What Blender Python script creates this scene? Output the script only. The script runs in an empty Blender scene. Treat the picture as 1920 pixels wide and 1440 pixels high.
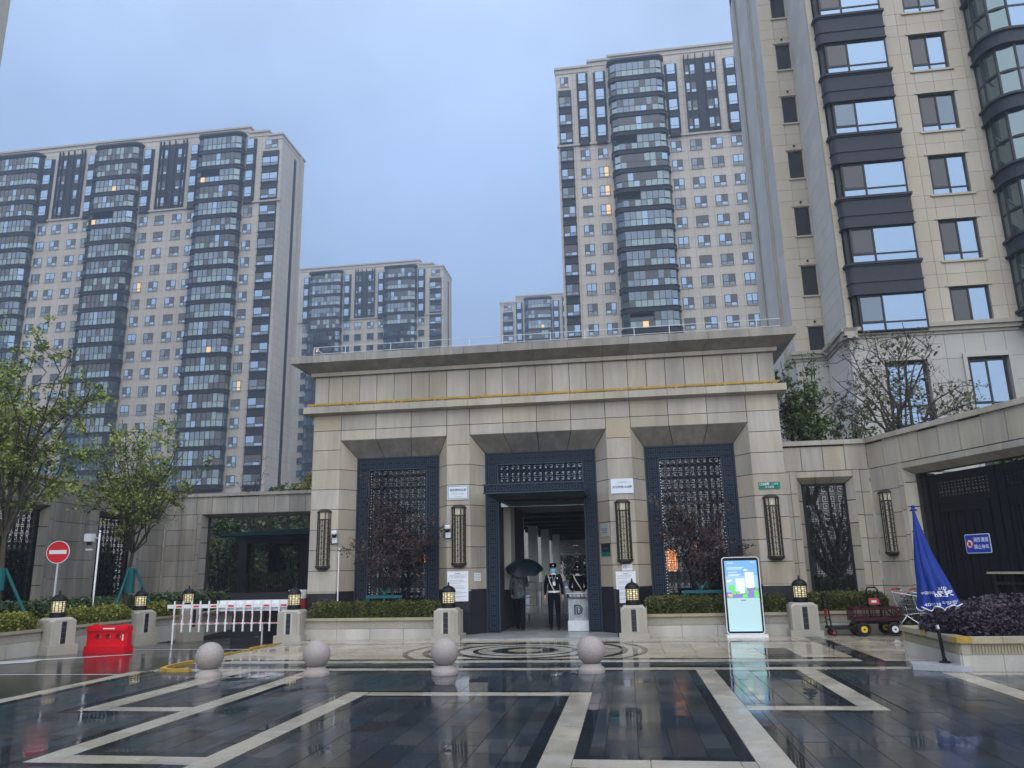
import bpy, math, random
import numpy as np
from mathutils import Matrix, Vector

random.seed(7)
rng = np.random.default_rng(11)
rad = math.radians
scene = bpy.context.scene
COL = scene.collection

# ------------------------------------------------------------------ camera
cam_d = bpy.data.cameras.new('camera')
cam = bpy.data.objects.new('camera', cam_d)
COL.objects.link(cam)
PITCH, ROLL, YAW, EYE = rad(13.6), rad(1.2), rad(8.1), 1.62
_f = Vector((-math.sin(YAW) * math.cos(PITCH), math.cos(YAW) * math.cos(PITCH), math.sin(PITCH)))
_r0 = Vector((math.cos(YAW), math.sin(YAW), 0))
_u0 = _r0.cross(_f)
_r = _r0 * math.cos(ROLL) - _u0 * math.sin(ROLL)
_u = _u0 * math.cos(ROLL) + _r0 * math.sin(ROLL)
cam.matrix_world = Matrix(((_r.x, _u.x, -_f.x, 0), (_r.y, _u.y, -_f.y, 0), (_r.z, _u.z, -_f.z, EYE), (0, 0, 0, 1)))
cam_d.sensor_width = 36
cam_d.lens = 1442 / 1920 * 36
cam_d.clip_start = .1
cam_d.clip_end = 3000
scene.camera = cam

# ------------------------------------------------------------------ sky, sun, exposure
SUN_EL, SUN_AZ = rad(42), rad(160)      # azimuth measured from +Y towards +X: behind the camera, to its left
world = bpy.data.worlds.new('World')
scene.world = world
world.use_nodes = True
nt = world.node_tree
nt.nodes.clear()
N = nt.nodes.new
out = N('ShaderNodeOutputWorld')
bg = N('ShaderNodeBackground')
bg.inputs['Strength'].default_value = .1
sky = N('ShaderNodeTexSky')
sky.sky_type = 'NISHITA'
sky.sun_disc = False
sky.sun_elevation = SUN_EL
sky.sun_rotation = SUN_AZ
sky.air_density = 1.2
sky.dust_density = 4.0
tc = N('ShaderNodeTexCoord')
sep = N('ShaderNodeSeparateXYZ')
nt.links.new(tc.outputs['Generated'], sep.inputs[0])
ramp = N('ShaderNodeValToRGB')          # overcast layer: brightens towards the zenith
cr = ramp.color_ramp
cr.elements[0].position = 0.0
cr.elements[0].color = (0.1562, 0.2102, 0.3069, 1)
cr.elements[1].position = 1.0
cr.elements[1].color = (0.3720, 0.4557, 0.5952, 1)
e = cr.elements.new(.25); e.color = (0.1451, 0.2046, 0.3208, 1)
e = cr.elements.new(.5); e.color = (0.1767, 0.2492, 0.3860, 1)
e = cr.elements.new(.68); e.color = (0.2465, 0.3208, 0.4557, 1)
nt.links.new(sep.outputs[2], ramp.inputs[0])
noi = N('ShaderNodeTexNoise')
noi.inputs['Scale'].default_value = 1.9
noi.inputs['Detail'].default_value = 5
noi.inputs['Roughness'].default_value = .55
nt.links.new(tc.outputs['Generated'], noi.inputs['Vector'])
mr = N('ShaderNodeMapRange')
mr.inputs[1].default_value, mr.inputs[2].default_value = .3, .7
mr.inputs[3].default_value, mr.inputs[4].default_value = 8.0, 12.2
nt.links.new(noi.outputs[0], mr.inputs[0])
mul = N('ShaderNodeVectorMath'); mul.operation = 'SCALE'
nt.links.new(ramp.outputs[0], mul.inputs[0])
nt.links.new(mr.outputs[0], mul.inputs['Scale'])
mx = N('ShaderNodeMix'); mx.data_type = 'RGBA'
mx.inputs[0].default_value = .93
nt.links.new(sky.outputs[0], mx.inputs[6])
nt.links.new(mul.outputs[0], mx.inputs[7])
nt.links.new(mx.outputs[2], bg.inputs['Color'])
nt.links.new(bg.outputs[0], out.inputs['Surface'])

sun_d = bpy.data.lights.new('sun', 'SUN')
sun_d.energy = 1.5
sun_d.angle = rad(120)
sun_d.color = (1, .97, .93)
sun = bpy.data.objects.new('sun', sun_d)
COL.objects.link(sun)
_sd = Vector((math.sin(SUN_AZ) * math.cos(SUN_EL), math.cos(SUN_AZ) * math.cos(SUN_EL), math.sin(SUN_EL)))
sun.rotation_euler = _sd.to_track_quat('Z', 'Y').to_euler()
sun.location = (0, 0, 60)

vs = scene.view_settings
vs.view_transform = 'Standard'
vs.look = 'None'
vs.exposure = 1.15
vs.gamma = 1
vs.use_curve_mapping = False
scene.render.engine = 'CYCLES'
cy = scene.cycles
cy.use_denoising = True
cy.max_bounces = 8
cy.diffuse_bounces = 3
cy.glossy_bounces = 4
cy.transmission_bounces = 5
cy.transparent_max_bounces = 12
cy.volume_bounces = 1
cy.caustics_reflective = False
cy.caustics_refractive = False
cy.sample_clamp_indirect = 6

# ------------------------------------------------------------------ helpers
def link(o):
    COL.objects.link(o)
    return o

def setp(o, p):
    if p is not None:
        o.parent = p
        o.matrix_parent_inverse = p.matrix_basis.inverted()
    return o

def tag(o, label=None, cat=None, group=None, kind=None):
    if label: o['label'] = label
    if cat: o['category'] = cat
    if group: o['group'] = group
    if kind: o['kind'] = kind
    return o

def thing(name, label, cat, loc=(0, 0, 0), rz=0, group=None):
    o = link(bpy.data.objects.new(name, None))
    o.empty_display_size = .2
    o.location = loc
    o.rotation_euler = (0, 0, rz)
    return tag(o, label, cat, group)

def copy_tree(root, loc, rz=0, label=None, group=None, scale=None):
    r = link(root.copy())
    r.location = loc
    r.rotation_euler = (0, 0, rz)
    if scale: r.scale = (scale,) * 3
    if label: r['label'] = label
    if group: r['group'] = group
    def rec(a, b):
        for ch in a.children:
            c = link(ch.copy())
            c.parent = b
            rec(ch, c)
    rec(root, r)
    return r

class MB:
    def __init__(s):
        s.v, s.f, s.m = [], [], []
    def add(s, vs, fs, m=0):
        b = len(s.v)
        s.v.extend(tuple(x) for x in vs)
        s.f.extend(tuple(b + i for i in f) for f in fs)
        s.m.extend([m] * len(fs))
        return s
    def box(s, x0, x1, y0, y1, z0, z1, m=0):
        return s.add([(x0, y0, z0), (x1, y0, z0), (x1, y1, z0), (x0, y1, z0), (x0, y0, z1), (x1, y0, z1), (x1, y1, z1), (x0, y1, z1)],
                     [(3, 2, 1, 0), (4, 5, 6, 7), (0, 1, 5, 4), (1, 2, 6, 5), (2, 3, 7, 6), (3, 0, 4, 7)], m)
    def obox(s, o, ex, ey, ez, m=0):
        o, ex, ey, ez = map(Vector, (o, ex, ey, ez))
        p = [o, o + ex, o + ex + ey, o + ey]
        return s.add(p + [q + ez for q in p], [(3, 2, 1, 0), (4, 5, 6, 7), (0, 1, 5, 4), (1, 2, 6, 5), (2, 3, 7, 6), (3, 0, 4, 7)], m)
    def quad(s, a, b, c, d, m=0):
        return s.add([a, b, c, d], [(0, 1, 2, 3)], m)
    def tube(s, pts, r, n=6, m=0, caps=True):
        pts = [Vector(p) for p in pts]
        rs = r if isinstance(r, (list, tuple)) else [r] * len(pts)
        vs, fs = [], []
        t0 = (pts[1] - pts[0]).normalized()
        a = t0.orthogonal().normalized()
        for i, p in enumerate(pts):
            t = (pts[min(i + 1, len(pts) - 1)] - pts[max(i - 1, 0)])
            t = t.normalized() if t.length > 1e-9 else t0
            a = (a - t * a.dot(t))
            a = a.normalized() if a.length > 1e-6 else t.orthogonal().normalized()
            b = t.cross(a)
            for k in range(n):
                w = 2 * math.pi * k / n
                vs.append(p + (a * math.cos(w) + b * math.sin(w)) * rs[i])
        for i in range(len(pts) - 1):
            for k in range(n):
                k2 = (k + 1) % n
                fs.append((i * n + k, i * n + k2, (i + 1) * n + k2, (i + 1) * n + k))
        if caps:
            fs.append(tuple(range(n))[::-1])
            fs.append(tuple((len(pts) - 1) * n + k for k in range(n)))
        return s.add(vs, fs, m)
    def lathe(s, prof, c=(0, 0, 0), n=20, m=0, axis='z', close=True):
        c = Vector(c)
        vs, fs = [], []
        for r, z in prof:
            for k in range(n):
                w = 2 * math.pi * k / n
                if axis == 'z': q = (r * math.cos(w), r * math.sin(w), z)
                elif axis == 'y': q = (r * math.cos(w), z, r * math.sin(w))
                else: q = (z, r * math.cos(w), r * math.sin(w))
                vs.append(c + Vector(q))
        for i in range(len(prof) - 1):
            for k in range(n):
                k2 = (k + 1) % n
                fs.append((i * n + k, i * n + k2, (i + 1) * n + k2, (i + 1) * n + k))
        if close:
            fs.append(tuple(range(n))[::-1])
            fs.append(tuple((len(prof) - 1) * n + k for k in range(n)))
        return s.add(vs, fs, m)
    def sphere(s, c, r, nu=16, nv=10, m=0):
        r = r if isinstance(r, (tuple, list)) else (r, r, r)
        prof = []
        vs, fs = [], []
        c = Vector(c)
        for i in range(nv + 1):
            t = math.pi * i / nv
            for k in range(nu):
                w = 2 * math.pi * k / nu
                vs.append(c + Vector((r[0] * math.sin(t) * math.cos(w), r[1] * math.sin(t) * math.sin(w), -r[2] * math.cos(t))))
        for i in range(nv):
            for k in range(nu):
                k2 = (k + 1) % nu
                fs.append((i * nu + k, i * nu + k2, (i + 1) * nu + k2, (i + 1) * nu + k))
        return s.add(vs, fs, m)
    def ext(s, poly, o, ex, ey, en, t, m=0):
        o, ex, ey, en = map(Vector, (o, ex, ey, en))
        n = len(poly)
        a = [o + ex * p[0] + ey * p[1] for p in poly]
        b = [q + en * t for q in a]
        fs = [tuple(range(n))[::-1], tuple(range(n, 2 * n))]
        fs += [(i, (i + 1) % n, n + (i + 1) % n, n + i) for i in range(n)]
        return s.add(a + b, fs, m)
    def prism(s, poly, z0, z1, m=0):
        return s.ext(poly, (0, 0, z0), (1, 0, 0), (0, 1, 0), (0, 0, 1), z1 - z0, m)
    def mesh(s, name, mats, smooth=False):
        me = bpy.data.meshes.new(name)
        me.from_pydata(s.v, [], s.f)
        for mt in (mats if isinstance(mats, (list, tuple)) else [mats]):
            me.materials.append(mt)
        if any(s.m): me.polygons.foreach_set('material_index', s.m)
        if smooth is True:
            me.polygons.foreach_set('use_smooth', [True] * len(me.polygons))
        elif smooth:
            me.polygons.foreach_set('use_smooth', [True] * len(me.polygons))
            me.set_sharp_from_angle(angle=rad(smooth))
        me.update()
        return me
    def done(s, name, mats, parent=None, smooth=False, **kw):
        return setp(tag(link(bpy.data.objects.new(name, s.mesh(name, mats, smooth))), **kw), parent)

_unit = {}
def piece(name, parent, mt, x0, x1, y0, y1, z0, z1, M=None):
    me = _unit.get(mt.name)
    if me is None:
        me = MB().box(-.5, .5, -.5, .5, -.5, .5).mesh('piece_' + mt.name, mt)
        _unit[mt.name] = me
    o = link(bpy.data.objects.new(name, me))
    B = Matrix.Translation(((x0 + x1) / 2, (y0 + y1) / 2, (z0 + z1) / 2)) @ Matrix.Diagonal((x1 - x0, y1 - y0, z1 - z0, 1))
    if M is not None:
        loc, rot, _ = M.decompose()
        c = M @ Vector(((x0 + x1) / 2, (y0 + y1) / 2, (z0 + z1) / 2))
        o.location = c
        o.rotation_euler = rot.to_euler()
        o.scale = (x1 - x0, y1 - y0, z1 - z0)
    else:
        o.location = ((x0 + x1) / 2, (y0 + y1) / 2, (z0 + z1) / 2)
        o.scale = (x1 - x0, y1 - y0, z1 - z0)
    return setp(o, parent)

def put(name, me, loc, parent=None, rz=0, **kw):
    o = link(bpy.data.objects.new(name, me))
    o.location = loc
    o.rotation_euler = (0, 0, rz)
    return setp(tag(o, **kw), parent)

_txt = {}
def text(s, size, mt, parent, M, name='lettering', align='CENTER', bold=0):
    """flat lettering, M maps text plane (x right, y up, z out) to the world"""
    key = (s, size, mt.name, align, bold)
    me = _txt.get(key)
    if me is None:
        cu = bpy.data.curves.new('lettering', 'FONT')
        cu.body = s
        cu.size = size
        cu.align_x = align
        cu.align_y = 'CENTER'
        cu.resolution_u = 2
        cu.offset = bold
        t = link(bpy.data.objects.new('tmp_text', cu))
        dg = bpy.context.evaluated_depsgraph_get()
        me = bpy.data.meshes.new_from_object(t.evaluated_get(dg))
        bpy.data.objects.remove(t)
        me.materials.clear()
        me.materials.append(mt)
        _txt[key] = me
    o = link(bpy.data.objects.new(name, me))
    o.matrix_basis = M
    return setp(o, parent)

def frame(o, ex, ez):
    """matrix with local x = ex, y = ez, z = outward"""
    ex, ez = Vector(ex).normalized(), Vector(ez).normalized()
    en = ex.cross(ez)
    return Matrix(((ex.x, ez.x, en.x, o[0]), (ex.y, ez.y, en.y, o[1]), (ex.z, ez.z, en.z, o[2]), (0, 0, 0, 1)))

# ------------------------------------------------------------------ materials
def mat(name, base, rough=.6, metal=0, spec=.35, emit=None, es=0, trans=0, ior=1.45, noise=None, bump=None, rnd=0, coat=0, attr=None, streak=0, rrange=None, alpha=1, sss=0):
    m = bpy.data.materials.new(name)
    m.use_nodes = True
    t = m.node_tree
    b = t.nodes['Principled BSDF']
    L = t.links.new
    n = t.nodes.new
    b.inputs['Base Color'].default_value = (*base, 1)
    b.inputs['Roughness'].default_value = rough
    b.inputs['Metallic'].default_value = metal
    b.inputs['Specular IOR Level'].default_value = spec
    b.inputs['Transmission Weight'].default_value = trans
    b.inputs['IOR'].default_value = ior
    b.inputs['Alpha'].default_value = alpha
    if coat:
        b.inputs['Coat Weight'].default_value = coat
        b.inputs['Coat Roughness'].default_value = .05
    if emit:
        b.inputs['Emission Color'].default_value = (*emit, 1)
        b.inputs['Emission Strength'].default_value = es
    geo = n('ShaderNodeNewGeometry')
    cur = None
    def mixc(fac_socket, colA, colB, blend='MIX', fac=None):
        x = n('ShaderNodeMix'); x.data_type = 'RGBA'; x.blend_type = blend
        if fac_socket is not None: L(fac_socket, x.inputs[0])
        else: x.inputs[0].default_value = fac
        for idx, c in ((6, colA), (7, colB)):
            if isinstance(c, tuple): x.inputs[idx].default_value = (*c, 1)
            else: L(c, x.inputs[idx])
        return x.outputs[2]
    def noise_fac(scale, lo=.35, hi=.65, detail=4, stretch=None):
        q = n('ShaderNodeTexNoise')
        q.inputs['Scale'].default_value = scale
        q.inputs['Detail'].default_value = detail
        if stretch:
            mp = n('ShaderNodeMapping')
            mp.inputs['Scale'].default_value = stretch
            L(geo.outputs['Position'], mp.inputs[0])
            L(mp.outputs[0], q.inputs['Vector'])
        else:
            L(geo.outputs['Position'], q.inputs['Vector'])
        r = n('ShaderNodeMapRange')
        r.inputs[1].default_value, r.inputs[2].default_value = lo, hi
        L(q.outputs[0], r.inputs[0])
        return r.outputs[0]
    cur = tuple(base)
    for item in (noise or []):
        sc_, col2, amt = item[:3]
        st = item[3] if len(item) > 3 else None
        f = noise_fac(sc_, stretch=st)
        mm = n('ShaderNodeMath'); mm.operation = 'MULTIPLY'
        mm.inputs[1].default_value = amt
        L(f, mm.inputs[0])
        cur = mixc(mm.outputs[0], cur, tuple(col2))
    if attr:
        a = n('ShaderNodeAttribute'); a.attribute_name = 'tint'
        cur = mixc(a.outputs['Fac'], cur, tuple(attr))
    if rnd:
        oi = n('ShaderNodeObjectInfo')
        r = n('ShaderNodeMapRange')
        r.inputs[3].default_value, r.inputs[4].default_value = 1 - rnd, 1 + rnd
        L(oi.outputs['Random'], r.inputs[0])
        hs = n('ShaderNodeHueSaturation')
        L(r.outputs[0], hs.inputs['Value'])
        r2 = n('ShaderNodeMath'); r2.operation = 'MULTIPLY_ADD'
        fr = n('ShaderNodeMath'); fr.operation = 'FRACT'
        m7 = n('ShaderNodeMath'); m7.operation = 'MULTIPLY'; m7.inputs[1].default_value = 7.31
        L(oi.outputs['Random'], m7.inputs[0]); L(m7.outputs[0], fr.inputs[0]); L(fr.outputs[0], r2.inputs[0])
        r2.inputs[1].default_value, r2.inputs[2].default_value = rnd * 5, 1 - rnd * 2.5
        L(r2.outputs[0], hs.inputs['Saturation'])
        if isinstance(cur, tuple): hs.inputs['Color'].default_value = (*cur, 1)
        else: L(cur, hs.inputs['Color'])
        cur = hs.outputs[0]
    if not isinstance(cur, tuple): L(cur, b.inputs['Base Color'])
    if rrange:
        f = noise_fac(rrange[0], .38, .62)
        r = n('ShaderNodeMapRange')
        r.inputs[3].default_value, r.inputs[4].default_value = rrange[1], rrange[2]
        L(f, r.inputs[0])
        L(r.outputs[0], b.inputs['Roughness'])
    if bump:
        q = n('ShaderNodeTexNoise')
        q.inputs['Scale'].default_value = bump[0]
        q.inputs['Detail'].default_value = 3
        L(geo.outputs['Position'], q.inputs['Vector'])
        bm = n('ShaderNodeBump')
        bm.inputs['Strength'].default_value = bump[1]
        bm.inputs['Distance'].default_value = bump[2] if len(bump) > 2 else .02
        L(q.outputs[0], bm.inputs['Height'])
        L(bm.outputs[0], b.inputs['Normal'])
    return m

M = {}
M['granite'] = mat('beige_granite', (.52, .462, .365), .55, noise=[(.55, (.41, .36, .285), .6), (45, (.56, .52, .44), .55), (90, (.24, .21, .17), .45), (1.6, (.25, .225, .185), .6, (1.7, 1.7, .14)), (.8, (.58, .52, .42), .5, (1, 1, .6)), (5, (.3, .27, .22), .3, (2.2, 2.2, .3))], rnd=.09, bump=(60, .08, .01))
M['granite_warm'] = mat('warm_granite', (.48, .415, .32), .55, noise=[(.7, (.39, .33, .25), .6), (45, (.53, .47, .38), .5), (90, (.24, .2, .16), .45)], rnd=.08, bump=(60, .08, .01))
M['granite_grey'] = mat('grey_granite', (.44, .405, .345), .55, noise=[(.55, (.32, .3, .265), .7), (45, (.44, .41, .36), .5), (90, (.19, .17, .145), .45), (1.4, (.18, .17, .15), .7, (2, 2, .12)), (4, (.2, .185, .16), .45, (2.2, 2.2, .3))], rnd=.10, bump=(60, .08, .01))
M['joint'] = mat('dark_joint', (.06, .055, .05), .9)
M['dark_stone'] = mat('dark_base_stone', (.02, .02, .027), .4, noise=[(30, (.035, .034, .042), .6)], rnd=.08)
M['carved'] = mat('carved_stone', (.42, .39, .33), .7, noise=[(1.2, (.30, .275, .22), .7), (60, (.5, .47, .41), .5), (100, (.24, .22, .18), .4)], rnd=.06, bump=(80, .12, .01))
M['carved_white'] = mat('pale_wet_stone', (.52, .50, .45), .6, noise=[(1.3, (.36, .34, .29), .7), (60, (.58, .56, .51), .5), (.9, (.30, .29, .25), .5, (2, 2, .3))], rnd=.06, bump=(80, .1, .01))
M['carved_tan'] = mat('tan_capstone', (.36, .31, .22), .65, noise=[(1.6, (.25, .215, .15), .7), (60, (.42, .38, .29), .4)], rnd=.08, bump=(80, .1, .01))
M['navy'] = mat('navy_metal', (.006, .0105, .02), .45, spec=.2, noise=[(3, (.009, .015, .027), .6)])
M['navy_lit'] = mat('navy_relief_lit', (.03, .047, .078), .4, spec=.25)  # lighter copy of the navy: light on the raised fret is painted in
M['black'] = mat('black_metal', (.008, .0085, .011), .45, spec=.25)
M['bronze'] = mat('bronze_metal', (.05, .045, .04), .45, metal=.5)
M['lamp'] = mat('lit_lamp_glass', (.75, .66, .42), .5, emit=(1, .83, .48), es=.24)
M['lampcream'] = mat('cream_lamp_glass', (.8, .76, .58), .4, emit=(1, .92, .68), es=.1)
M['glass'] = mat('coated_glass', (.9, .95, .95), 0, trans=1, ior=1.6)
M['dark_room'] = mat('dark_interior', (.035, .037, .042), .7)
M['room_grey'] = mat('grey_interior', (.12, .125, .13), .7)
M['orange_glow'] = mat('orange_glow', (.8, .35, .1), .5, emit=(1, .33, .08), es=.6)
M['gold'] = mat('gold_disc', (.5, .34, .1), .4, metal=.6)
M['red_wall'] = mat('red_interior', (.25, .02, .015), .6)
M['white'] = mat('white_paint', (.78, .79, .8), .45)
M['paper'] = mat('paper', (.8, .82, .85), .7, noise=[(14, (.7, .73, .78), .35)])
M['ink'] = mat('grey_ink', (.22, .24, .27), .8)
M['inkdark'] = mat('dark_ink', (.04, .06, .09), .7)
M['plaque'] = mat('steel_plaque', (.55, .6, .66), .35, metal=.4)
M['green_sign'] = mat('green_sign', (.0, .17, .115), .4)
M['steel'] = mat('steel', (.6, .61, .62), .25, metal=1)
M['galv'] = mat('grey_rail', (.55, .58, .6), .45, metal=.3)
M['yellow'] = mat('yellow_paint', (.5, .3, .03), .5, noise=[(6, (.2, .15, .06), .6)])
M['red'] = mat('red_plastic', (.62, .008, .018), .35)
M['redstripe'] = mat('red_stripe', (.6, .03, .05), .45)
M['sign_red'] = mat('sign_red', (.6, .008, .02), .35)
M['blue_cloth'] = mat('blue_cloth', (.006, .028, .2), .5, noise=[(4, (.01, .04, .28), .5)], spec=.3)
M['blue_sign'] = mat('blue_sign', (.01, .05, .42), .35)
M['cyan'] = mat('cyan_mask', (.2, .6, .8), .7)
M['bark'] = mat('bark', (.055, .043, .032), .85, noise=[(12, (.1, .085, .065), .5)], bump=(30, .4, .01))
M['darkbark'] = mat('dark_bark', (.035, .028, .026), .85)
M['leaf'] = mat('olive_leaf', (.06, .095, .018), .5, attr=(.34, .40, .09), spec=.3)
M['leaf_mid'] = mat('mid_leaf', (.045, .08, .028), .5, attr=(.17, .24, .08), spec=.3)
M['leaf_dark'] = mat('dark_leaf', (.03, .055, .02), .5, attr=(.09, .13, .045), spec=.35)
M['leaf_sage'] = mat('sage_leaf', (.055, .06, .03), .55, attr=(.16, .155, .085), spec=.3)
M['leaf_yellow'] = mat('yellow_leaf', (.13, .14, .03), .55, attr=(.3, .25, .06), spec=.3)
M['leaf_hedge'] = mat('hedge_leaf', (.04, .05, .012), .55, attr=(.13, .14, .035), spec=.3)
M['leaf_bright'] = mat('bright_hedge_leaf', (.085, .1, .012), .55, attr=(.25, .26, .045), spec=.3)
M['leaf_purple'] = mat('purple_leaf', (.028, .017, .03), .5, attr=(.1, .075, .1), spec=.4)
M['leaf_plum'] = mat('plum_leaf', (.03, .018, .02), .6, attr=(.1, .065, .06), spec=.3)
M['soil'] = mat('soil', (.04, .03, .022), .9)
M['teal'] = mat('teal_post', (.008, .11, .12), .5)
M['skin'] = mat('skin', (.5, .31, .22), .55)
M['uniform'] = mat('dark_uniform', (.005, .006, .01), .8, spec=.1, noise=[(40, (.009, .01, .015), .5)])
M['camo'] = mat('camouflage_jacket', (.03, .037, .04), .6, spec=.2, noise=[(11, (.006, .008, .009), 1), (17, (.13, .16, .16), .7)])
M['belt'] = mat('white_strap', (.7, .68, .6), .5)
M['umbrella'] = mat('dark_umbrella', (.008, .014, .02), .35)
M['rubber'] = mat('rubber', (.012, .012, .013), .75)
M['maroon'] = mat('maroon_metal', (.05, .006, .012), .45)
M['yellowrim'] = mat('yellow_rim', (.75, .55, .03), .4)
M['redtag'] = mat('red_label', (.5, .06, .07), .5)
M['ball'] = mat('ball_granite', (.36, .31, .29), .5, noise=[(70, (.55, .5, .47), .7), (110, (.12, .1, .095), .6), (2.5, (.25, .22, .2), .4)], bump=(90, .1, .01))
M['slabgrey'] = mat('grey_slab', (.3, .31, .32), .5, noise=[(60, (.45, .46, .47), .6)])
M['column'] = mat('column_stone', (.52, .5, .4), .6, noise=[(50, (.58, .56, .47), .5)], rnd=.05)
M['passage'] = mat('passage_floor', (.36, .37, .36), .3, noise=[(1.5, (.2, .21, .21), .6)], rnd=.08)
M['asphalt'] = mat('wet_asphalt', (.022, .024, .025), .2, noise=[(120, (.045, .046, .047), .6), (.5, (.015, .017, .018), .5)], rrange=(.7, .04, .16), bump=(160, .1, .004), ior=1.36)
M['paver'] = mat('wet_dark_paver', (.038, .046, .054), .15, noise=[(.9, (.018, .021, .025), .7), (70, (.05, .055, .06), .4)], rnd=.32, rrange=(.6, .02, .24), bump=(3, .09, .012), ior=1.4)
M['paver_edge'] = mat('wet_black_paver', (.018, .021, .026), .12, noise=[(70, (.022, .025, .028), .5)], rnd=.15, rrange=(.9, .025, .12), bump=(4, .05, .01), ior=1.4)
M['band'] = mat('wet_pale_band', (.37, .34, .275), .25, noise=[(1.4, (.24, .205, .15), .8), (.4, (.25, .23, .19), .6), (60, (.5, .47, .41), .5), (3.5, (.22, .19, .14), .35)], rnd=.09, rrange=(1.1, .1, .4), bump=(5, .05, .01), ior=1.4)
M['beige_paver'] = mat('wet_beige_paver', (.42, .375, .29), .2, noise=[(1.1, (.30, .25, .175), .7), (60, (.48, .44, .36), .5), (2.2, (.2, .165, .12), .45, (.4, 1.6, 1))], rnd=.08, rrange=(.9, .06, .3), bump=(5, .05, .01), ior=1.4)
M['paint_line'] = mat('road_paint', (.55, .56, .57), .25, noise=[(5, (.3, .31, .32), .6)])
M['ground'] = mat('ground', (.05, .05, .05), .6)
M['twall'] = None
M['tower_dark'] = mat('tower_dark_cladding', (.022, .024, .031), .6, spec=.2)
M['win_frame'] = mat('window_frame', (.02, .021, .024), .4)
M['g_sky'] = mat('reflective_glass', (.19, .265, .365), .03, metal=.9)
M['g_mid'] = mat('grey_glass', (.12, .15, .18), .04, metal=.8)
M['g_dark'] = mat('dark_glass', (.02, .023, .027), .05, spec=.8)
M['g_green'] = mat('greenish_glass', (.17, .22, .225), .04, metal=.8)
M['curtain'] = mat('curtain', (.3, .34, .36), .8)
M['g_lit'] = mat('lit_window', (.6, .4, .2), .5, emit=(1, .62, .28), es=.3)
M['ledge'] = mat('ledge_stone', (.4, .36, .3), .6, noise=[(3, (.3, .27, .22), .5)])
M['teal_roof'] = mat('teal_canopy', (.004, .02, .022), .5, spec=.15)

def brick_wall(name, base, line, bw, bh, mortar=.03, off=0.0, var=.06):
    m = bpy.data.materials.new(name)
    m.use_nodes = True
    t = m.node_tree
    b = t.nodes['Principled BSDF']
    n, L = t.nodes.new, t.links.new
    geo = n('ShaderNodeNewGeometry')
    s = n('ShaderNodeSeparateXYZ'); L(geo.outputs['Position'], s.inputs[0])
    a = n('ShaderNodeMath'); a.operation = 'ADD'; L(s.outputs[0], a.inputs[0]); L(s.outputs[1], a.inputs[1])
    c = n('ShaderNodeCombineXYZ'); L(a.outputs[0], c.inputs[0]); L(s.outputs[2], c.inputs[1])
    br = n('ShaderNodeTexBrick')
    br.offset = off
    br.inputs['Scale'].default_value = 1
    br.inputs['Brick Width'].default_value = bw
    br.inputs['Row Height'].default_value = bh
    br.inputs['Mortar Size'].default_value = mortar
    br.inputs['Color1'].default_value = (*base, 1)
    br.inputs['Color2'].default_value = (*[x * (1 - var) for x in base], 1)
    br.inputs['Mortar'].default_value = (*line, 1)
    L(c.outputs[0], br.inputs['Vector'])
    q = n('ShaderNodeTexNoise'); q.inputs['Scale'].default_value = .12; q.inputs['Detail'].default_value = 5
    L(geo.outputs['Position'], q.inputs['Vector'])
    mx_ = n('ShaderNodeMix'); mx_.data_type = 'RGBA'; mx_.blend_type = 'MULTIPLY'
    mx_.inputs[0].default_value = .35
    L(br.outputs[0], mx_.inputs[6]); L(q.outputs[0], mx_.inputs[7])
    L(mx_.outputs[2], b.inputs['Base Color'])
    b.inputs['Roughness'].default_value = .7
    return m
M['twall'] = brick_wall('tower_wall', (.54, .49, .42), (.36, .33, .28), 1.45, 1.48, .045)
M['nwall_pod'] = mat('podium_cladding', (.44, .425, .385), .6, noise=[(.3, (.36, .35, .32), .6), (40, (.5, .48, .44), .35)], rnd=.06)
M['nwall'] = mat('cream_cladding', (.48, .43, .35), .6, noise=[(.25, (.43, .37, .275), .6), (40, (.55, .49, .39), .35), (1.2, (.4, .35, .26), .35, (1.5, 1.5, .1))], rnd=.05)
M['nwall_side_lit'] = mat('side_lit_cladding', (.56, .54, .5), .6, noise=[(.3, (.48, .465, .43), .6), (40, (.52, .5, .46), .35)], rnd=.06)  # side slabs coloured paler, skylight on that face put into the colour
M['spandrel'] = mat('charcoal_spandrel', (.03, .033, .043), .55, spec=.3, noise=[(6, (.042, .044, .055), .5)])

# ------------------------------------------------------------------ ground, plaza, road
MB().box(-900, 900, -500, 1500, -1.6, -1.5).done('ground', M['ground'], kind='structure')
TOP = -.012
plaza = MB()
plaza.prism([(-8.85, -45), (60, -45), (60, 80), (-8.4, 80), (-8.4, 13.5), (-8.85, 13.1)], -1.45, TOP)
plaza = plaza.done('plaza_paving', M['joint'], kind='structure')
MB().prism([(-80, 20), (-13.9, 20), (-13.9, 14), (-80, 14)], -1.45, -.02).done('garden_ground', M['soil'], kind='structure')
MB().prism([(-80, 20.01), (-17.9, 20.01), (-17.9, 90), (-80, 90)], -1.45, -.02).done('garden_soil', M['soil'], kind='structure')
rd = MB()
prof = [(-45, TOP), (13.2, TOP), (16, -.05), (20, -.16), (24, -.3), (28, -.55), (34, -.95)]
for i in range(len(prof) - 1):
    (ya, za), (yb, zb) = prof[i], prof[i + 1]
    xl = -80 if yb <= 13.2 else -17.9
    xr = -8.86 if yb <= 13.2 else -8.41
    rd.quad((xl, ya, za), (xr, ya, za), (xr, yb, zb), (xl, yb, zb))
road = rd.done('road', M['asphalt'], kind='structure')
mk = MB()
def rz_(y):
    for (ya, za), (yb, zb) in zip(prof, prof[1:]):
        if ya <= y <= yb: return za + (zb - za) * (y - ya) / (yb - ya)
    return TOP
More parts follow.
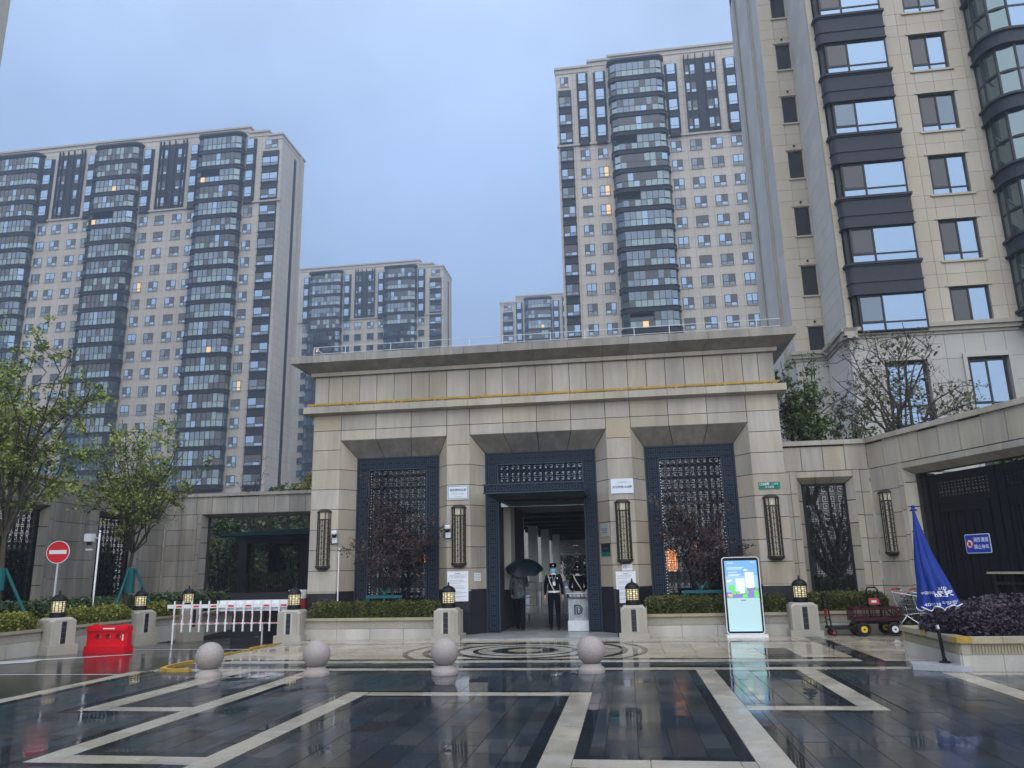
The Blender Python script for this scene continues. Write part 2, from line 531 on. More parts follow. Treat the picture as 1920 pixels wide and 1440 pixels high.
def roadstrip(mb, poly):
    mb.add([(x, y, rz_(y) + .005) for x, y in poly], [tuple(range(len(poly)))])
a = MB(); roadstrip(a, [(-13.3, 15.3), (-12.9, 14.7), (-12.35, 15.2), (-12.45, 15.6), (-11.2, 17.0), (-11.4, 17.1), (-12.7, 15.85), (-12.75, 16.0)])
a.done('arrow_marking', M['paint_line'], road)
a = MB(); roadstrip(a, [(-13.9, 18.62), (-8.5, 18.35), (-8.5, 18.5), (-13.9, 18.77)]); a.done('stop_line', M['paint_line'], road)
a = MB(); roadstrip(a, [(-12.2, 19.2), (-12.05, 19.2), (-11.3, 26.5), (-11.4, 26.5)]); a.done('lane_line', M['paint_line'], road)
a = MB(); roadstrip(a, [(-13.0, 19.6), (-12.9, 19.6), (-12.8, 26.5), (-12.88, 26.5)]); a.done('lane_line', M['paint_line'], road)
a = MB(); roadstrip(a, [(-40, 13.02), (-8.9, 13.02), (-8.9, 13.1), (-40, 13.1)]); a.done('road_joint', M['paint_line'], road)

# white stone bands set into the dark paving
bands = [(-3.95, -3.67, 3, 11.06), (-.86, -.57, 3, 11.06), (-3.67, -.86, 10.77, 11.06),
         (-5.6, -5.31, 6.93, 13.42), (-5.31, -3.95, 6.93, 7.22), (-.57, .98, 7.02, 7.31),
         (.98, 1.28, 3, 13.42), (-7.03, -6.67, 9.53, 13.42), (-6.67, -5.6, 9.53, 9.82),
         (2.55, 2.84, 9.79, 13.42), (1.28, 2.55, 9.79, 10.06), (4.55, 4.87, 3, 13.0),
         (-8.85, -8.58, 3, 13.42), (-8.58, 4.9, 13.42, 13.72), (4.9, 12, 12.72, 13.0)]
white2 = [(-8.0, 3.86, 14.5, 14.86)]
PR, PU, PF = np.array(_r), np.array(_u), np.array(_f)
def inview(x, y, z=0, mg=1.05):
    d = np.array((x, y, z - EYE))
    w = d @ PF
    return w > .2 and abs(d @ PR / w) < 960 / 1442 * mg and abs(d @ PU / w) < 720 / 1442 * mg
def inr(x, y, rs, g=0):
    return any(r[0] - g < x < r[1] + g and r[2] - g < y < r[3] + g for r in rs)
def lay(x0, x1, y0, y1, sx, sy, stagger=True, ox=0, oy=0):
    """tile rects of a grid sx x sy clipped to a rectangle"""
    res = []
    i0, i1 = math.floor((x0 - ox) / sx), math.ceil((x1 - ox) / sx)
    for i in range(i0, i1):
        a, b = max(x0, ox + i * sx), min(x1, ox + (i + 1) * sx)
        if b - a < .05: continue
        sh = oy + (sy / 2 if stagger and i % 2 else 0)
        for j in range(math.floor((y0 - sh) / sy), math.ceil((y1 - sh) / sy)):
            c, d = max(y0, sh + j * sy), min(y1, sh + (j + 1) * sy)
            if d - c > .05: res.append((a, b, c, d))
    return res
tiles = []          # (rect, material, name)
xs = sorted({v for r in bands for v in (r[0] - .13, r[0], r[1], r[1] + .13)} | {-8.58, 12})
ys = sorted({v for r in bands for v in (r[2] - .13, r[2], r[3], r[3] + .13)} | {3, 13.42})
edge = [(r[0] - .13, r[1] + .13, r[2] - .13, r[3] + .13) for r in bands]
xs = [v for v in xs if -8.59 <= v <= 12.01]
ys = [v for v in ys if 3 <= v <= 13.421]
grid = [[0] * (len(ys) - 1) for _ in range(len(xs) - 1)]
for i in range(len(xs) - 1):
    for j in range(len(ys) - 1):
        cx, cy_ = (xs[i] + xs[i + 1]) / 2, (ys[j] + ys[j + 1]) / 2
        grid[i][j] = 2 if inr(cx, cy_, bands) else 1 if inr(cx, cy_, edge) else 0
done_ = set()
for i in range(len(xs) - 1):
    for j in range(len(ys) - 1):
        if (i, j) in done_ or grid[i][j] == 2: continue
        k = grid[i][j]
        i2 = i
        while i2 + 1 < len(xs) - 1 and grid[i2 + 1][j] == k and (i2 + 1, j) not in done_: i2 += 1
        j2 = j
        while j2 + 1 < len(ys) - 1 and all(grid[q][j2 + 1] == k and (q, j2 + 1) not in done_ for q in range(i, i2 + 1)): j2 += 1
        for q in range(i, i2 + 1):
            for w in range(j, j2 + 1): done_.add((q, w))
        R = (xs[i], xs[i2 + 1], ys[j], ys[j2 + 1])
        if k == 1:
            lng = R[1] - R[0] > R[3] - R[2]
            for t in lay(*R, .6 if lng else 5, 5 if lng else .6, False): tiles.append((t, 'paver_edge', 'border_paver'))
        else:
            for t in lay(*R, .3, .6): tiles.append((t, 'paver', 'dark_paver'))
for t in lay(-8.4, 4.9, 13.72, 14.5, .6, .39, False): tiles.append((t, 'paver' if t[2] > 14 else 'paver_edge', 'dark_paver'))
for t in lay(3.86, 4.22, 14.5, 20.3, .36, .6, False): tiles.append((t, 'paver_edge', 'border_paver'))
for t in lay(4.9, 8, 13.0, 13.05, .6, .6, False): tiles.append((t, 'paver', 'dark_paver'))
BAND_T = []
for r in bands + white2:
    lng = r[1] - r[0] > r[3] - r[2]
    for t in lay(*r, .75 if lng else 9, 9 if lng else .62, False, .1, .05): BAND_T.append((t, 'band', 'band_slab'))
bge = []
for t in lay(-8.0, 3.86, 15.12, 18.1, .6, .6, False): bge.append((t, 'beige_paver', 'beige_paver'))
for t in lay(-8.0, 3.86, 18.36, 21, .6, .6, False): bge.append((t, 'beige_paver', 'beige_paver'))
for t in lay(4.22, 8.6, 14.5, 21, .62, .6, False): bge.append((t, 'beige_paver', 'beige_paver'))
for t in lay(-8.0, 3.86, 14.86, 15.12, .6, .6, False): tiles.append((t, 'paver_edge', 'border_paver'))
for t in lay(-8.0, 3.86, 18.1, 18.36, .6, .6, False): tiles.append((t, 'paver_edge', 'border_paver'))
bge = [(t, 'paver' if (1.85 < t[0] < 2.9 and 15.1 < t[2] < 16.8) else m, n) for t, m, n in bge]
bge += [((-8.4, -8.0, y, y + .6), 'band', 'band_slab') for y in np.arange(14.5, 19.2, .6)]
G = .003
def place_tiles(lst, limit, restname):
    vis = [x for x in lst if inview((x[0][0] + x[0][1]) / 2, (x[0][2] + x[0][3]) / 2)]
    vis.sort(key=lambda x: (x[0][0] + x[0][1]) ** 2 / 4 + (x[0][2] + x[0][3]) ** 2 / 4)
    own = set(id(x) for x in vis[:limit])
    rest = MB()
    mats_ = []
    for x in lst:
        (a, b, c, d), mn, nm = x
        if id(x) in own:
            dz = random.uniform(-.0012, .0012)
            o = piece(nm, None, M[mn], a + G, b - G, c + G, d - G, -.03, dz)
            o.rotation_euler = (rad(random.gauss(0, .13)), rad(random.gauss(0, .13)), 0)
            setp(o, plaza)
        else:
            if mn not in mats_: mats_.append(mn)
            k = mats_.index(mn)
            t1, t2 = random.gauss(0, .0012), random.gauss(0, .0012)
            A, B_, C_, D_ = a + G, b - G, c + G, d - G
            rest.add([(A, C_, -.02), (B_, C_, -.02), (B_, D_, -.02), (A, D_, -.02), (A, C_, t1), (B_, C_, t2), (B_, D_, -t1), (A, D_, -t2)],
                     [(4, 5, 6, 7), (0, 1, 5, 4), (1, 2, 6, 5), (2, 3, 7, 6), (3, 0, 4, 7)], k)
    if rest.v: rest.done(restname, [M[q] for q in mats_], plaza, kind='stuff')
place_tiles([t for t in tiles if t[2] == 'dark_paver'], 300, 'dark_paver_field')
place_tiles([t for t in tiles if t[2] == 'border_paver'], 220, 'border_paver_field')
place_tiles(BAND_T, 260, 'band_slab_field')
place_tiles(bge, 300, 'beige_paver_field')
# rest of the dark plaza outside the picture
MB().box(-8.85, 60, -45, 3, TOP, -.002).box(12, 60, 3, 80, TOP, -.002).box(8.6, 12, 13.0, 80, TOP, -.002).done('outer_paving', M['paver'], plaza)
# ring inlay in front of the door
CX, CYR = -2.2, 16.55
def ring(r0, r1, z, a0=0, a1=360, n=64):
    mb = MB()
    q = [a0 + (a1 - a0) * i / n for i in range(n + 1)]
    for u_, v_ in zip(q, q[1:]):
        P = lambda r, w: (CX + r * math.cos(rad(w)), CYR + r * math.sin(rad(w)), z)
        mb.quad(P(r0, u_), P(r1, u_), P(r1, v_), P(r0, v_))
    return mb
ring(0, .36, .006).done('ring_inlay', M['beige_paver'], plaza)
for a_, b_, m_ in ((.36, .68, 'paver_edge'), (.68, .97, 'band'), (.97, 1.08, 'paver_edge'), (1.08, 1.34, 'band'), (1.34, 1.5, 'paver_edge')):
    ring(a_, b_, .006).done('ring_inlay', M[m_], plaza)
for a_, b_ in ((1.98, 2.1), (2.4, 2.5)):
    lim = math.degrees(math.asin(1.42 / b_))
    for s_ in (0, 180):
        ring(a_, b_, .006, s_ - lim, s_ + lim, 30).done('arc_inlay', M['paver_edge'], plaza)
# porch slabs and passage floor
for t in lay(-4.3, -.28, 19.05, 20.85, .6, .45, True): piece('porch_slab', plaza, M['passage'], t[0] + G, t[1] - G, t[2] + G, t[3] - G, -.01, .035)
for t in lay(-4.3, -.28, 20.85, 26, .8, .8, True): piece('passage_slab', plaza, M['passage'], t[0] + G, t[1] - G, t[2] + G, t[3] - G, -.01, .035)
MB().box(-6.5, 2, 26.01, 75, TOP, .03).done('passage_floor', M['passage'], plaza)
MB().box(8, 40, 13, 60, TOP, -.004).done('side_paving', M['passage'], plaza)
# yellow nose kerb at the road edge
kp = [(-7.7, 13.33), (-8.15, 13.36), (-8.38, 13.55), (-8.46, 13.9), (-8.46, 18.6)]
kb = thing('yellow_kerb', 'yellow painted kerb curving round the corner of the driveway', 'kerb', (-8.4, 15, 0))
pts = []
for (x0, y0), (x1, y1) in zip(kp, kp[1:]):
    L_ = math.hypot(x1 - x0, y1 - y0)
    n_ = max(1, round(L_ / .75))
    pts.append(1)
    for i in range(n_):
        a_, b_ = i / n_ , (i + 1) / n_
        p, q = Vector((x0 + (x1 - x0) * a_, y0 + (y1 - y0) * a_, 0)), Vector((x0 + (x1 - x0) * b_, y0 + (y1 - y0) * b_, 0))
        d = (q - p).normalized(); nn = Vector((-d.y, d.x, 0))
        z0 = -.1
        MB().obox(p - nn * (.045 if len(pts) < 3 else .028) + d * .008 + Vector((0, 0, z0)), (q - p) - d * .016, nn * (.09 if len(pts) < 3 else .056), (0, 0, .05 - z0 - (.02 if i % 2 else 0))).done('kerb_stone', M['yellow'], kb)

# ------------------------------------------------------------------ fret pattern helper
FRET = [((1, 6), (1, 1)), ((1, 1), (5, 1)), ((5, 1), (5, 4.6)), ((5, 4.6), (2.6, 4.6)), ((2.6, 4.6), (2.6, 2.7)), ((2.6, 2.7), (3.6, 2.7))]
FRET_S = [((1.2, 6), (1.2, 1.2)), ((1.2, 1.2), (4.8, 1.2)), ((4.8, 1.2), (4.8, 4.2)), ((4.8, 4.2), (3, 4.2))]
def fret_rects(x0, x1, z0, z1, cell, lw, grid=True, pat=FRET):
    nx, nz = max(1, round((x1 - x0) / cell)), max(1, round((z1 - z0) / cell))
    cw, ch = (x1 - x0) / nx, (z1 - z0) / nz
    R = []
    for i in range(nx):
        for j in range(nz):
            fx, fz = i % 2, j % 2
            for (a, b), (c, d) in pat:
                if fx: a, c = 6 - a, 6 - c
                if fz: b, d = 6 - b, 6 - d
                xa, xb = sorted((x0 + (i + a / 6) * cw, x0 + (i + c / 6) * cw))
                za, zb = sorted((z0 + (j + b / 6) * ch, z0 + (j + d / 6) * ch))
                R.append((xa - lw / 2, xb + lw / 2, za - lw / 2, zb + lw / 2))
    if grid:
        for i in range(nx + 1): R.append((x0 + i * cw - lw / 2, x0 + i * cw + lw / 2, z0, z1))
        for j in range(nz + 1): R.append((x0, x1, z0 + j * ch - lw / 2, z0 + j * ch + lw / 2))
    return R
def fret(mb, Mx, rects, t, m=0):
    """thin bars on the plane of Mx (x, y in plane, z outwards); three visible sides only"""
    k = 0
    for a, b, c, d in rects:
        k += 1
        e_ = t * (1 - .004 * (k % 7))
        P = [Mx @ Vector(q) for q in ((a, c, 0), (b, c, 0), (b, d, 0), (a, d, 0), (a, c, e_), (b, c, e_), (b, d, e_), (a, d, e_))]
        mb.add(P, [(4, 5, 6, 7), (0, 1, 5, 4), (1, 2, 6, 5), (2, 3, 7, 6), (3, 0, 4, 7)], m)
FRONT = lambda y: Matrix(((1, 0, 0, 0), (0, 0, -1, y), (0, 1, 0, 0), (0, 0, 0, 1)))    # facade plane facing -Y

# ------------------------------------------------------------------ gate building
YF, YR = 20.3, 20.8
gate = thing('gatehouse', 'wide beige granite gatehouse with three tall framed openings and heavy cornice', 'gatehouse', (-2.25, 21, 0))
XL, XR = -8.55, 4.06
piers = [(XL, -7.74), (-4.72, -4.08), (-.4, .25), (3.25, XR)]
opens = [(-7.74, -4.72, 3), (-4.08, -.4, 4), (.25, 3.25, 3)]
J = .008          # half joint
core = MB()
for a, b in piers: core.prism([(a + .03, YF + .035), (b - .03, YF + .035), (b - .03, 26), (a + .03, 26)], 0, 5.2)
core.box(XL + .03, XR - .03, YF + .035, 26, 5.24, 7.3)
core.box(-5.2, 2, 26, 62, 3.66, 4.2)
core.done('wall_core', M['joint'], gate)
for a, b, n_ in opens:      # dark soffit closing the top of each opening behind the frame
    pass
courses = [1.15 + .545 * k for k in range(9)] + [5.95]
def stone(x0, x1, z0, z1, y0=YF, y1=YF + .04, mt='granite', par=gate, nm='stone_slab'):
    y = y0 + random.uniform(-.0015, .0015)
    return piece(nm, par, M[mt], x0 + J, x1 - J, y, y1, z0 + J, z1 - J)
def gm():
    return 'granite_warm' if random.random() < .1 else 'granite'
for pi, (a, b) in enumerate(piers):
    for z0, z1 in zip(courses, courses[1:]): stone(a, b, z0, z1, mt=gm())
    for z0, z1 in ((0, .55), (.55, 1.11)): stone(a - .0, b + .0, z0, z1, YF - .02, YF + .04, 'dark_stone')
    piece('base_trim', gate, M['granite'], a, b, YF - .035, YF + .04, 1.112, 1.15)
for z0, z1 in zip(courses, courses[1:]):    # return sides of the end piers
    for xs_ in (XL, XR):
        sx = (xs_ - .012, xs_ + .03) if xs_ < 0 else (xs_ - .03, xs_ + .012)
        for k in range(5): piece('side_slab', gate, M['granite'], sx[0], sx[1], YF + .045 + k * .8 + J, YF + .045 + (k + 1) * .8 - J, z0 + J, z1 - J)
for xs_ in (XL, XR):
    sx = (xs_ - .02, xs_ + .03) if xs_ < 0 else (xs_ - .03, xs_ + .02)
    for k in range(5): piece('side_slab', gate, M['dark_stone'], sx[0], sx[1], YF + .045 + k * .8 + J, YF + .045 + (k + 1) * .8 - J, 0, 1.14)
vj = []
for a, b, n_ in opens:
    for k in range(n_):
        x0, x1 = a + (b - a) * k / n_, a + (b - a) * (k + 1) / n_
        vj.append((x0, x1))
        stone(x0, x1, 5.22, 5.51, mt=gm())
        stone(x0, x1, 5.51, 5.95, mt=gm())
allv = sorted(set(round(v, 3) for p in piers for v in p) | set(round(v, 3) for p in vj for v in p))
S = .33
ZO, ZI = 5.22, 4.77
def trap(name, P, n, mt, par=gate, t=.035):
    """quad slab P (4 points, outward normal n) shrunk by the joint, with thickness"""
    P = [Vector(p) for p in P]; n = Vector(n).normalized()
    c = sum(P, Vector()) / 4
    Q = []
    for p in P:
        d = (c - p)
        Q.append(p + d.normalized() * J * 1.6)
    mb = MB()
    B_ = [q - n * t for q in Q]
    mb.add(Q + B_, [(0, 1, 2, 3), (7, 6, 5, 4)] + [(i, i + 4, (i + 1) % 4 + 4, (i + 1) % 4) for i in range(4)])
    return mb.done(name, M[mt], par)
bk = MB()
for a, b, n_ in opens:
    for k in range(n_):     # sloping soffit slabs
        f0, f1 = k / n_, (k + 1) / n_
        P = [(a + (b - a) * f0, YF, ZO), (a + (b - a) * f1, YF, ZO), (a + S + (b - a - 2 * S) * f1, YR, ZI), (a + S + (b - a - 2 * S) * f0, YR, ZI)]
        if k == 0: pass
        trap('soffit_slab', P, (0, -(ZO - ZI), -(YR - YF)), 'granite_grey')
    bk.quad((a, YF + .02, ZO + .02), (b, YF + .02, ZO + .02), (b - S, YR + .02, ZI + .02), (a + S, YR + .02, ZI + .02))
    zs = [c for c in courses if c < 5.0] + [ZO]
    for sgn, xo, xi in ((1, a, a + S), (-1, b, b - S)):
        nrm = (sgn * (YR - YF), -(abs(xi - xo)), 0)
        for z0, z1 in zip(zs, zs[1:]):
            zt0 = z1 if z1 < 4.7 else ZO
            zt1 = z1 if z1 < 4.7 else ZI
            zb1 = min(z0, ZI - .03)
            if z0 > ZI: continue
            trap('jamb_slab', [(xo, YF, z0), (xi, YR, zb1), (xi, YR, zt1), (xo, YF, zt0)], nrm, 'granite_warm' if (a < -4 and random.random() < .3) or (a >= -4.1 and random.random() < .35) else 'granite')
            if zt0 == ZO: break
        for z0, z1 in ((0, .55), (.55, 1.15)):
            trap('jamb_base', [(xo, YF, z0), (xi, YR, z0), (xi, YR, z1), (xo, YF, z1)], nrm, 'dark_stone')
        bk.quad((xo - sgn * .02, YF + .02, 0), (xi - sgn * .02, YR + .02, 0), (xi - sgn * .02, YR + .02, ZI), (xo - sgn * .02, YF + .02, ZO))
bk.done('recess_backing', M['joint'], gate)
# ledge, frieze, strip, cornice
LJ = [-8.79] + allv[1:-1] + [4.28]
for x0, x1 in zip(LJ, LJ[1:]):
    mb = MB(); mb.ext([(20.08, 5.99), (20.08, 6.17), (YF + .03, 6.19), (YF + .03, 5.94)], (x0 + J / 2, 0, 0), (0, 1, 0), (0, 0, 1), (1, 0, 0), x1 - x0 - J)
    mb.done('ledge_stone', M['granite'], gate)
for xs_ in (XL, XR):
    s_ = -1 if xs_ < 0 else 1
    MB().box(min(xs_, xs_ + s_ * .23), max(xs_, xs_ + s_ * .23), YF + .035, 26, 5.985, 6.165).done('ledge_return', M['granite'], gate)
FJ = []
for x0, x1 in zip(allv, allv[1:]):
    if x1 - x0 > .7: FJ += [(x0, (x0 + x1) / 2), ((x0 + x1) / 2, x1)]
    else: FJ.append((x0, x1))
for x0, x1 in FJ: stone(x0, x1, 6.19, 7.07, mt='granite')
CJ = [-8.65] + allv[1:-1] + [4.16]
for x0, x1 in zip(CJ, CJ[1:]): piece('frieze_strip', gate, M['granite'], x0 + J / 2, x1 - J / 2, 20.2, YF + .05, 7.075, 7.18)
CO = [-9.09] + [v + (v + 2.25) * .03 for v in allv[1:-1]] + [4.59]
CI = [-8.65] + allv[1:-1] + [4.16]
for k in range(len(CO) - 1):
    x0, x1, i0, i1 = CO[k] + J / 2, CO[k + 1] - J / 2, CI[k] + J / 2, CI[k + 1] - J / 2
    mb = MB()
    P = [(x0, 19.76, 7.375), (x1, 19.76, 7.375), (i1, 20.2, 7.19), (i0, 20.2, 7.19), (x0, 19.76, 7.58), (x1, 19.76, 7.58), (x1, 20.25, 7.6), (x0, 20.25, 7.6)]
    mb.add(P, [(0, 1, 5, 4), (3, 2, 1, 0), (4, 5, 6, 7), (0, 4, 7, 3), (1, 2, 6, 5)])
    mb.done('cornice_stone', M['granite_grey'], gate)
    if x1 - x0 > .9 and random.random() < .0: pass
for s_, xo, xi in ((-1, -9.09, -8.65), (1, 4.59, 4.16)):
    mb = MB()
    mb.add([(xo, 19.77, 7.375), (xo, 26.5, 7.375), (xi, 26.5, 7.19), (xi, 20.2, 7.19), (xo, 19.77, 7.58), (xo, 26.5, 7.58), (xi, 26.5, 7.6), (xi, 20.25, 7.6)],
           [(0, 1, 2, 3), (0, 4, 5, 1), (4, 7, 6, 5), (1, 5, 6, 2)])
    mb.done('cornice_return', M['granite_grey'], gate)
MB().box(-8.6, 4.1, 20.25, 27, 7.3, 7.59).done('roof', M['granite_grey'], gate)
# yellow cable channel on the ledge
x = -8.68
ch = thing('cable_channel', 'yellow cable channel in short lengths along the ledge of the gatehouse', 'cable channel', (-2.25, 20.2, 6.2))
while x < 4.1:
    w_ = random.uniform(1.15, 1.35)
    x2 = min(x + w_, 4.15)
    piece('channel_length', ch, M['yellow'], x, x2 - .03, 20.18, 20.235, 6.23, 6.28)
    for q in (x + .08, x2 - .14): piece('bracket', ch, M['yellow'], q, q + .06, 20.185, 20.23, 6.185, 6.23)
    x = x2
# roof railing
rl = thing('roof_railing', 'thin metal railing along the flat roof of the gatehouse', 'railing', (-2.25, 20.5, 7.6))
for z_ in (7.82, 8.02): MB().tube([(-8.7, 20.45, z_), (4.35, 20.45, z_)], .009, 6).done('rail', M['galv'], rl)
x = -8.7
k = 0
while x < 4.4:
    MB().tube([(x, 20.45, 7.58), (x, 20.45, 8.02)], .012, 6).done('post', M['galv'], rl)
    x += 1.35 if k % 2 else .95
    k += 1
for sx in (-8.7, 4.35): MB().tube([(sx, 20.45, 8.02), (sx, 26, 8.02)], .013, 6).done('rail', M['galv'], rl)

# navy framed lattice windows and door
def navy_frame(name, label, cat, xa, xb, zt, zb, wide, lat, cell=.165):
    t = thing(name, label, cat, ((xa + xb) / 2, YR, 0))
    ia, ib, it = xa + wide, xb - wide, zt - wide * .95
    D = .16
    f = MB()
    f.box(xa, ia, YR, YR + D, zb, zt).box(ib, xb, YR, YR + D, zb, zt).box(ia, ib, YR, YR + D, it, zt)
    f.done('frame', M['navy'], t)
    r = MB()
    mW = wide * .16
    fx = FRONT(YR)
    fret(r, fx, fret_rects(xa + mW, ia - mW, zb + .05, it, wide * .34, .018, False, FRET_S), .014)
    fret(r, fx, fret_rects(ib + mW, xb - mW, zb + .05, it, wide * .34, .018, False, FRET_S), .014)
    fret(r, fx, fret_rects(xa + mW, xb - mW, it + mW * .9, zt - mW * .9, wide * .33, .018, False, FRET_S), .014)
    for q in ((xa, xb, zt - .03, zt), (xa, xa + .03, zb, zt), (xb - .03, xb, zb, zt), (ia - .035, ia, zb, it), (ib, ib + .035, zb, it), (ia, ib, it, it + .035)):
        fret(r, fx, [q], .03)
    r.done('fret_border', M['navy_lit'], t)
    if lat:
        l = MB()
        fret(l, FRONT(YR + .07), fret_rects(ia, ib, zb, it, cell, .016, True, FRET_S), .03)
        l.done('lattice', M['navy'], t)
        MB().box(ia, ib, YR + .115, YR + .127, zb, it).done('glass_pane', M['glass'], t)
        for k in range(1, 4):
            z_ = zb + (it - zb) * k / 4 + .1
            piece('glazing_bar', t, M['win_frame'], ia, ib, YR + .13, YR + .16, z_ - .02, z_ + .02)
    return t, ia, ib, it
wl, *_ = navy_frame('lattice_window', 'tall navy fretwork window left of the entrance behind a plum tree', 'window', -7.41, -5.05, 4.77, .25, .37, True)
wr, *_ = navy_frame('lattice_window', 'tall navy fretwork window right of the entrance beside the screen kiosk', 'window', .58, 2.92, 4.77, .25, .37, True)
dr, ia, ib, it = navy_frame('entrance_portal', 'navy fretwork entrance portal with glazed transom, open in the middle', 'portal', -3.75, -.73, 4.77, .04, .36, False)
l = MB()
fret(l, FRONT(YR + .05), fret_rects(ia, ib, 3.93, it, .15, .018, True, FRET_S), .03)
l.done('transom_lattice', M['navy'], dr)
MB().box(ia, ib, YR + .11, YR + .122, 3.93, it).done('glass_pane', M['g_mid'], dr)
MB().box(ia, ib, YR - .01, YR + .2, 3.72, 3.93).done('transom_rail', M['navy'], dr)
cp = thing('entrance_canopy', 'navy box canopy with fretwork front hanging over the entrance', 'canopy', (-2.22, 20, 3.4))
MB().box(-3.46, -.98, 18.92, YR - .004, 3.475, 3.70).done('body', M['navy'], cp)
r = MB()
fret(r, FRONT(18.92), fret_rects(-3.42, -1.02, 3.51, 3.67, .16, .017, False, FRET_S), .014)
fret(r, FRONT(18.92), [(-3.47, -.97, 3.468, 3.5), (-3.47, -.97, 3.68, 3.712)], .025)
r.done('fret_border', M['navy_lit'], cp)
sd = MB()
for sx, en in ((-3.46, -1), (-.98, 1)):
    fm = Matrix(((0, 0, en, sx), (1, 0, 0, 0), (0, 1, 0, 0), (0, 0, 0, 1)))
    fret(sd, fm, fret_rects(19.0, 20.7, 3.51, 3.67, .16, .017, False, FRET_S), .014)
sd.done('side_fret', M['navy_lit'], cp)
MB().box(-3.3, -1.14, 19.1, 20.7, 3.462, 3.474).done('soffit_panel', M['dark_room'], cp)
# rooms behind the lattice windows, and the passage
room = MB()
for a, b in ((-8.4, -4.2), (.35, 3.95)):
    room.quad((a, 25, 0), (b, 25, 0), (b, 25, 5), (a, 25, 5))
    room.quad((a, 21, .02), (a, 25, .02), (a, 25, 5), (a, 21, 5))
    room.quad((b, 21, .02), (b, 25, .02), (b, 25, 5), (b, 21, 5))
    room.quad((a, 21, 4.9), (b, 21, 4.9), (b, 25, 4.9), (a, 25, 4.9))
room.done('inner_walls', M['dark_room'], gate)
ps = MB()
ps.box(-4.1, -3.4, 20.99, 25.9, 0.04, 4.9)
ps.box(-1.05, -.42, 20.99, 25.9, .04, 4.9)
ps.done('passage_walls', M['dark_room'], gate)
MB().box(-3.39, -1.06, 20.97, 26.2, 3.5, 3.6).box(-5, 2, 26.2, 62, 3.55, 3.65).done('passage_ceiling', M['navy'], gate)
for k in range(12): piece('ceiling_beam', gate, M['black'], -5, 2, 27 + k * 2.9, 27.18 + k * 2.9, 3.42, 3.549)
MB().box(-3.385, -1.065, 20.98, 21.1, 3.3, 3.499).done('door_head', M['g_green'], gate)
piece('inner_jamb', gate, M['column'], -3.395, -3.2, 21.6, 22.4, 1.1, 3.5)
for k, y in enumerate((28.5, 33, 38, 44)):
    c_ = thing('passage_column', ['nearest', 'second', 'third', 'farthest'][k] + ' of the square stone columns seen through the entrance', 'column', (-3.95, y, 0), group='columns along the passage')
    for q in range(5): piece('drum', c_, M['column'], -4.15, -3.78, y, y + .4, .03 + q * .7, .03 + q * .7 + .69)
    piece('capital', c_, M['black'], -4.2, -3.73, y - .05, y + .45, 3.53, 3.549)
fl = thing('rear_lintel', 'pale stone lintel closing the far end of the passage', 'lintel', (-2.3, 52, 0))
for z0, z1, mm in ((2.55, 3.3, 'carved_white'), (2.1, 2.5, 'carved_tan'), (1.9, 2.05, 'carved_white')): piece('lintel_stone', fl, M[mm], -5, 4, 52, 52.5, z0 + .6, z1 + .6)
# turnstile railings inside
ts = thing('turnstile_railing', 'chrome turnstile railing just inside the entrance behind the guards', 'railing', (-2.4, 24.5, 0))
for x0, x1 in ((-3.35, -2.85), (-2.7, -2.2), (-2.0, -1.2)):  # loops and bars coloured white in place of bright reflections on the metal
    MB().tube([(x0, 24.5, .35), (x0, 24.5, 1.2), (x0 + .05, 24.5, 1.25), (x1 - .05, 24.5, 1.25), (x1, 24.5, 1.2), (x1, 24.5, .35), (x1 - .05, 24.5, .3), (x0 + .05, 24.5, .3), (x0, 24.5, .35)], .022, 8).done('loop', M['white'], ts)
    for z_ in (.55, .78, 1.02): MB().tube([(x0, 24.5, z_), (x1, 24.5, z_)], .016, 6).done('bar', M['white'], ts)
    MB().tube([(x0 + .25, 24.5, .03), (x0 + .25, 24.5, .3)], .03, 8).done('foot', M['steel'], ts)
# strings of fairy lights down the window edges
bulb = MB().sphere((0, 0, 0), .008, 6, 4).mesh('bulb', mat('fairy_light', (.9, .9, .92), .4, emit=(1, 1, 1), es=.4))
for x_, lb in ((-7.0, 'string of tiny white lights down the left edge of the left lattice window'), (.97, 'string of tiny white lights down the left edge of the right lattice window'), (2.53, 'string of tiny white lights down the right edge of the right lattice window')):
    t = thing('light_string', lb, 'string lights', (x_, YR + .03, 4.4))
    MB().tube([(x_, YR + .035, .9), (x_, YR + .035, 4.4)], .003, 4).done('wire', M['black'], t)
    for k in range(46): put('bulb', bulb, (x_ + random.uniform(-.006, .006), YR + .025, .95 + k * .075), t)
# things seen glowing inside the windows
def inlamp(x, y, z, w, h, label):
    t = thing('hanging_lantern', label, 'lantern', (x, y, z))
    MB().lathe([(w * .3, 0), (w * .5, h * .12), (w * .5, h * .85), (w * .3, h)], (x, y, z), 10).done('shade', M['orange_glow'], t, smooth=30)
    for k in range(5):
        q = 2 * math.pi * k / 5
        MB().tube([(x + w * .52 * math.cos(q), y + w * .52 * math.sin(q), z + .02), (x + w * .52 * math.cos(q), y + w * .52 * math.sin(q), z + h - .02)], .012, 5).done('rib', M['black'], t)
    MB().tube([(x, y, z + h), (x, y, 4.89)], .008, 5).done('cord', M['black'], t)
inlamp(-5.75, 22.3, 1.85, .22, .32, 'glowing orange lantern behind the left lattice window')
inlamp(1.2, 22.2, 1.5, .3, .6, 'larger glowing orange lantern low behind the right lattice window')
inlamp(1.9, 23, 2.1, .1, .22, 'small glowing orange lamp high behind the right lattice window')
t = thing('gold_disc', 'oval gold emblem disc hanging behind the left lattice window', 'emblem', (-5.6, 22, 1.3))
MB().lathe([(.17, -.02), (.19, 0), (.17, .02)], (-5.6, 22, 1.35), 20, axis='y').done('disc', M['gold'], t)
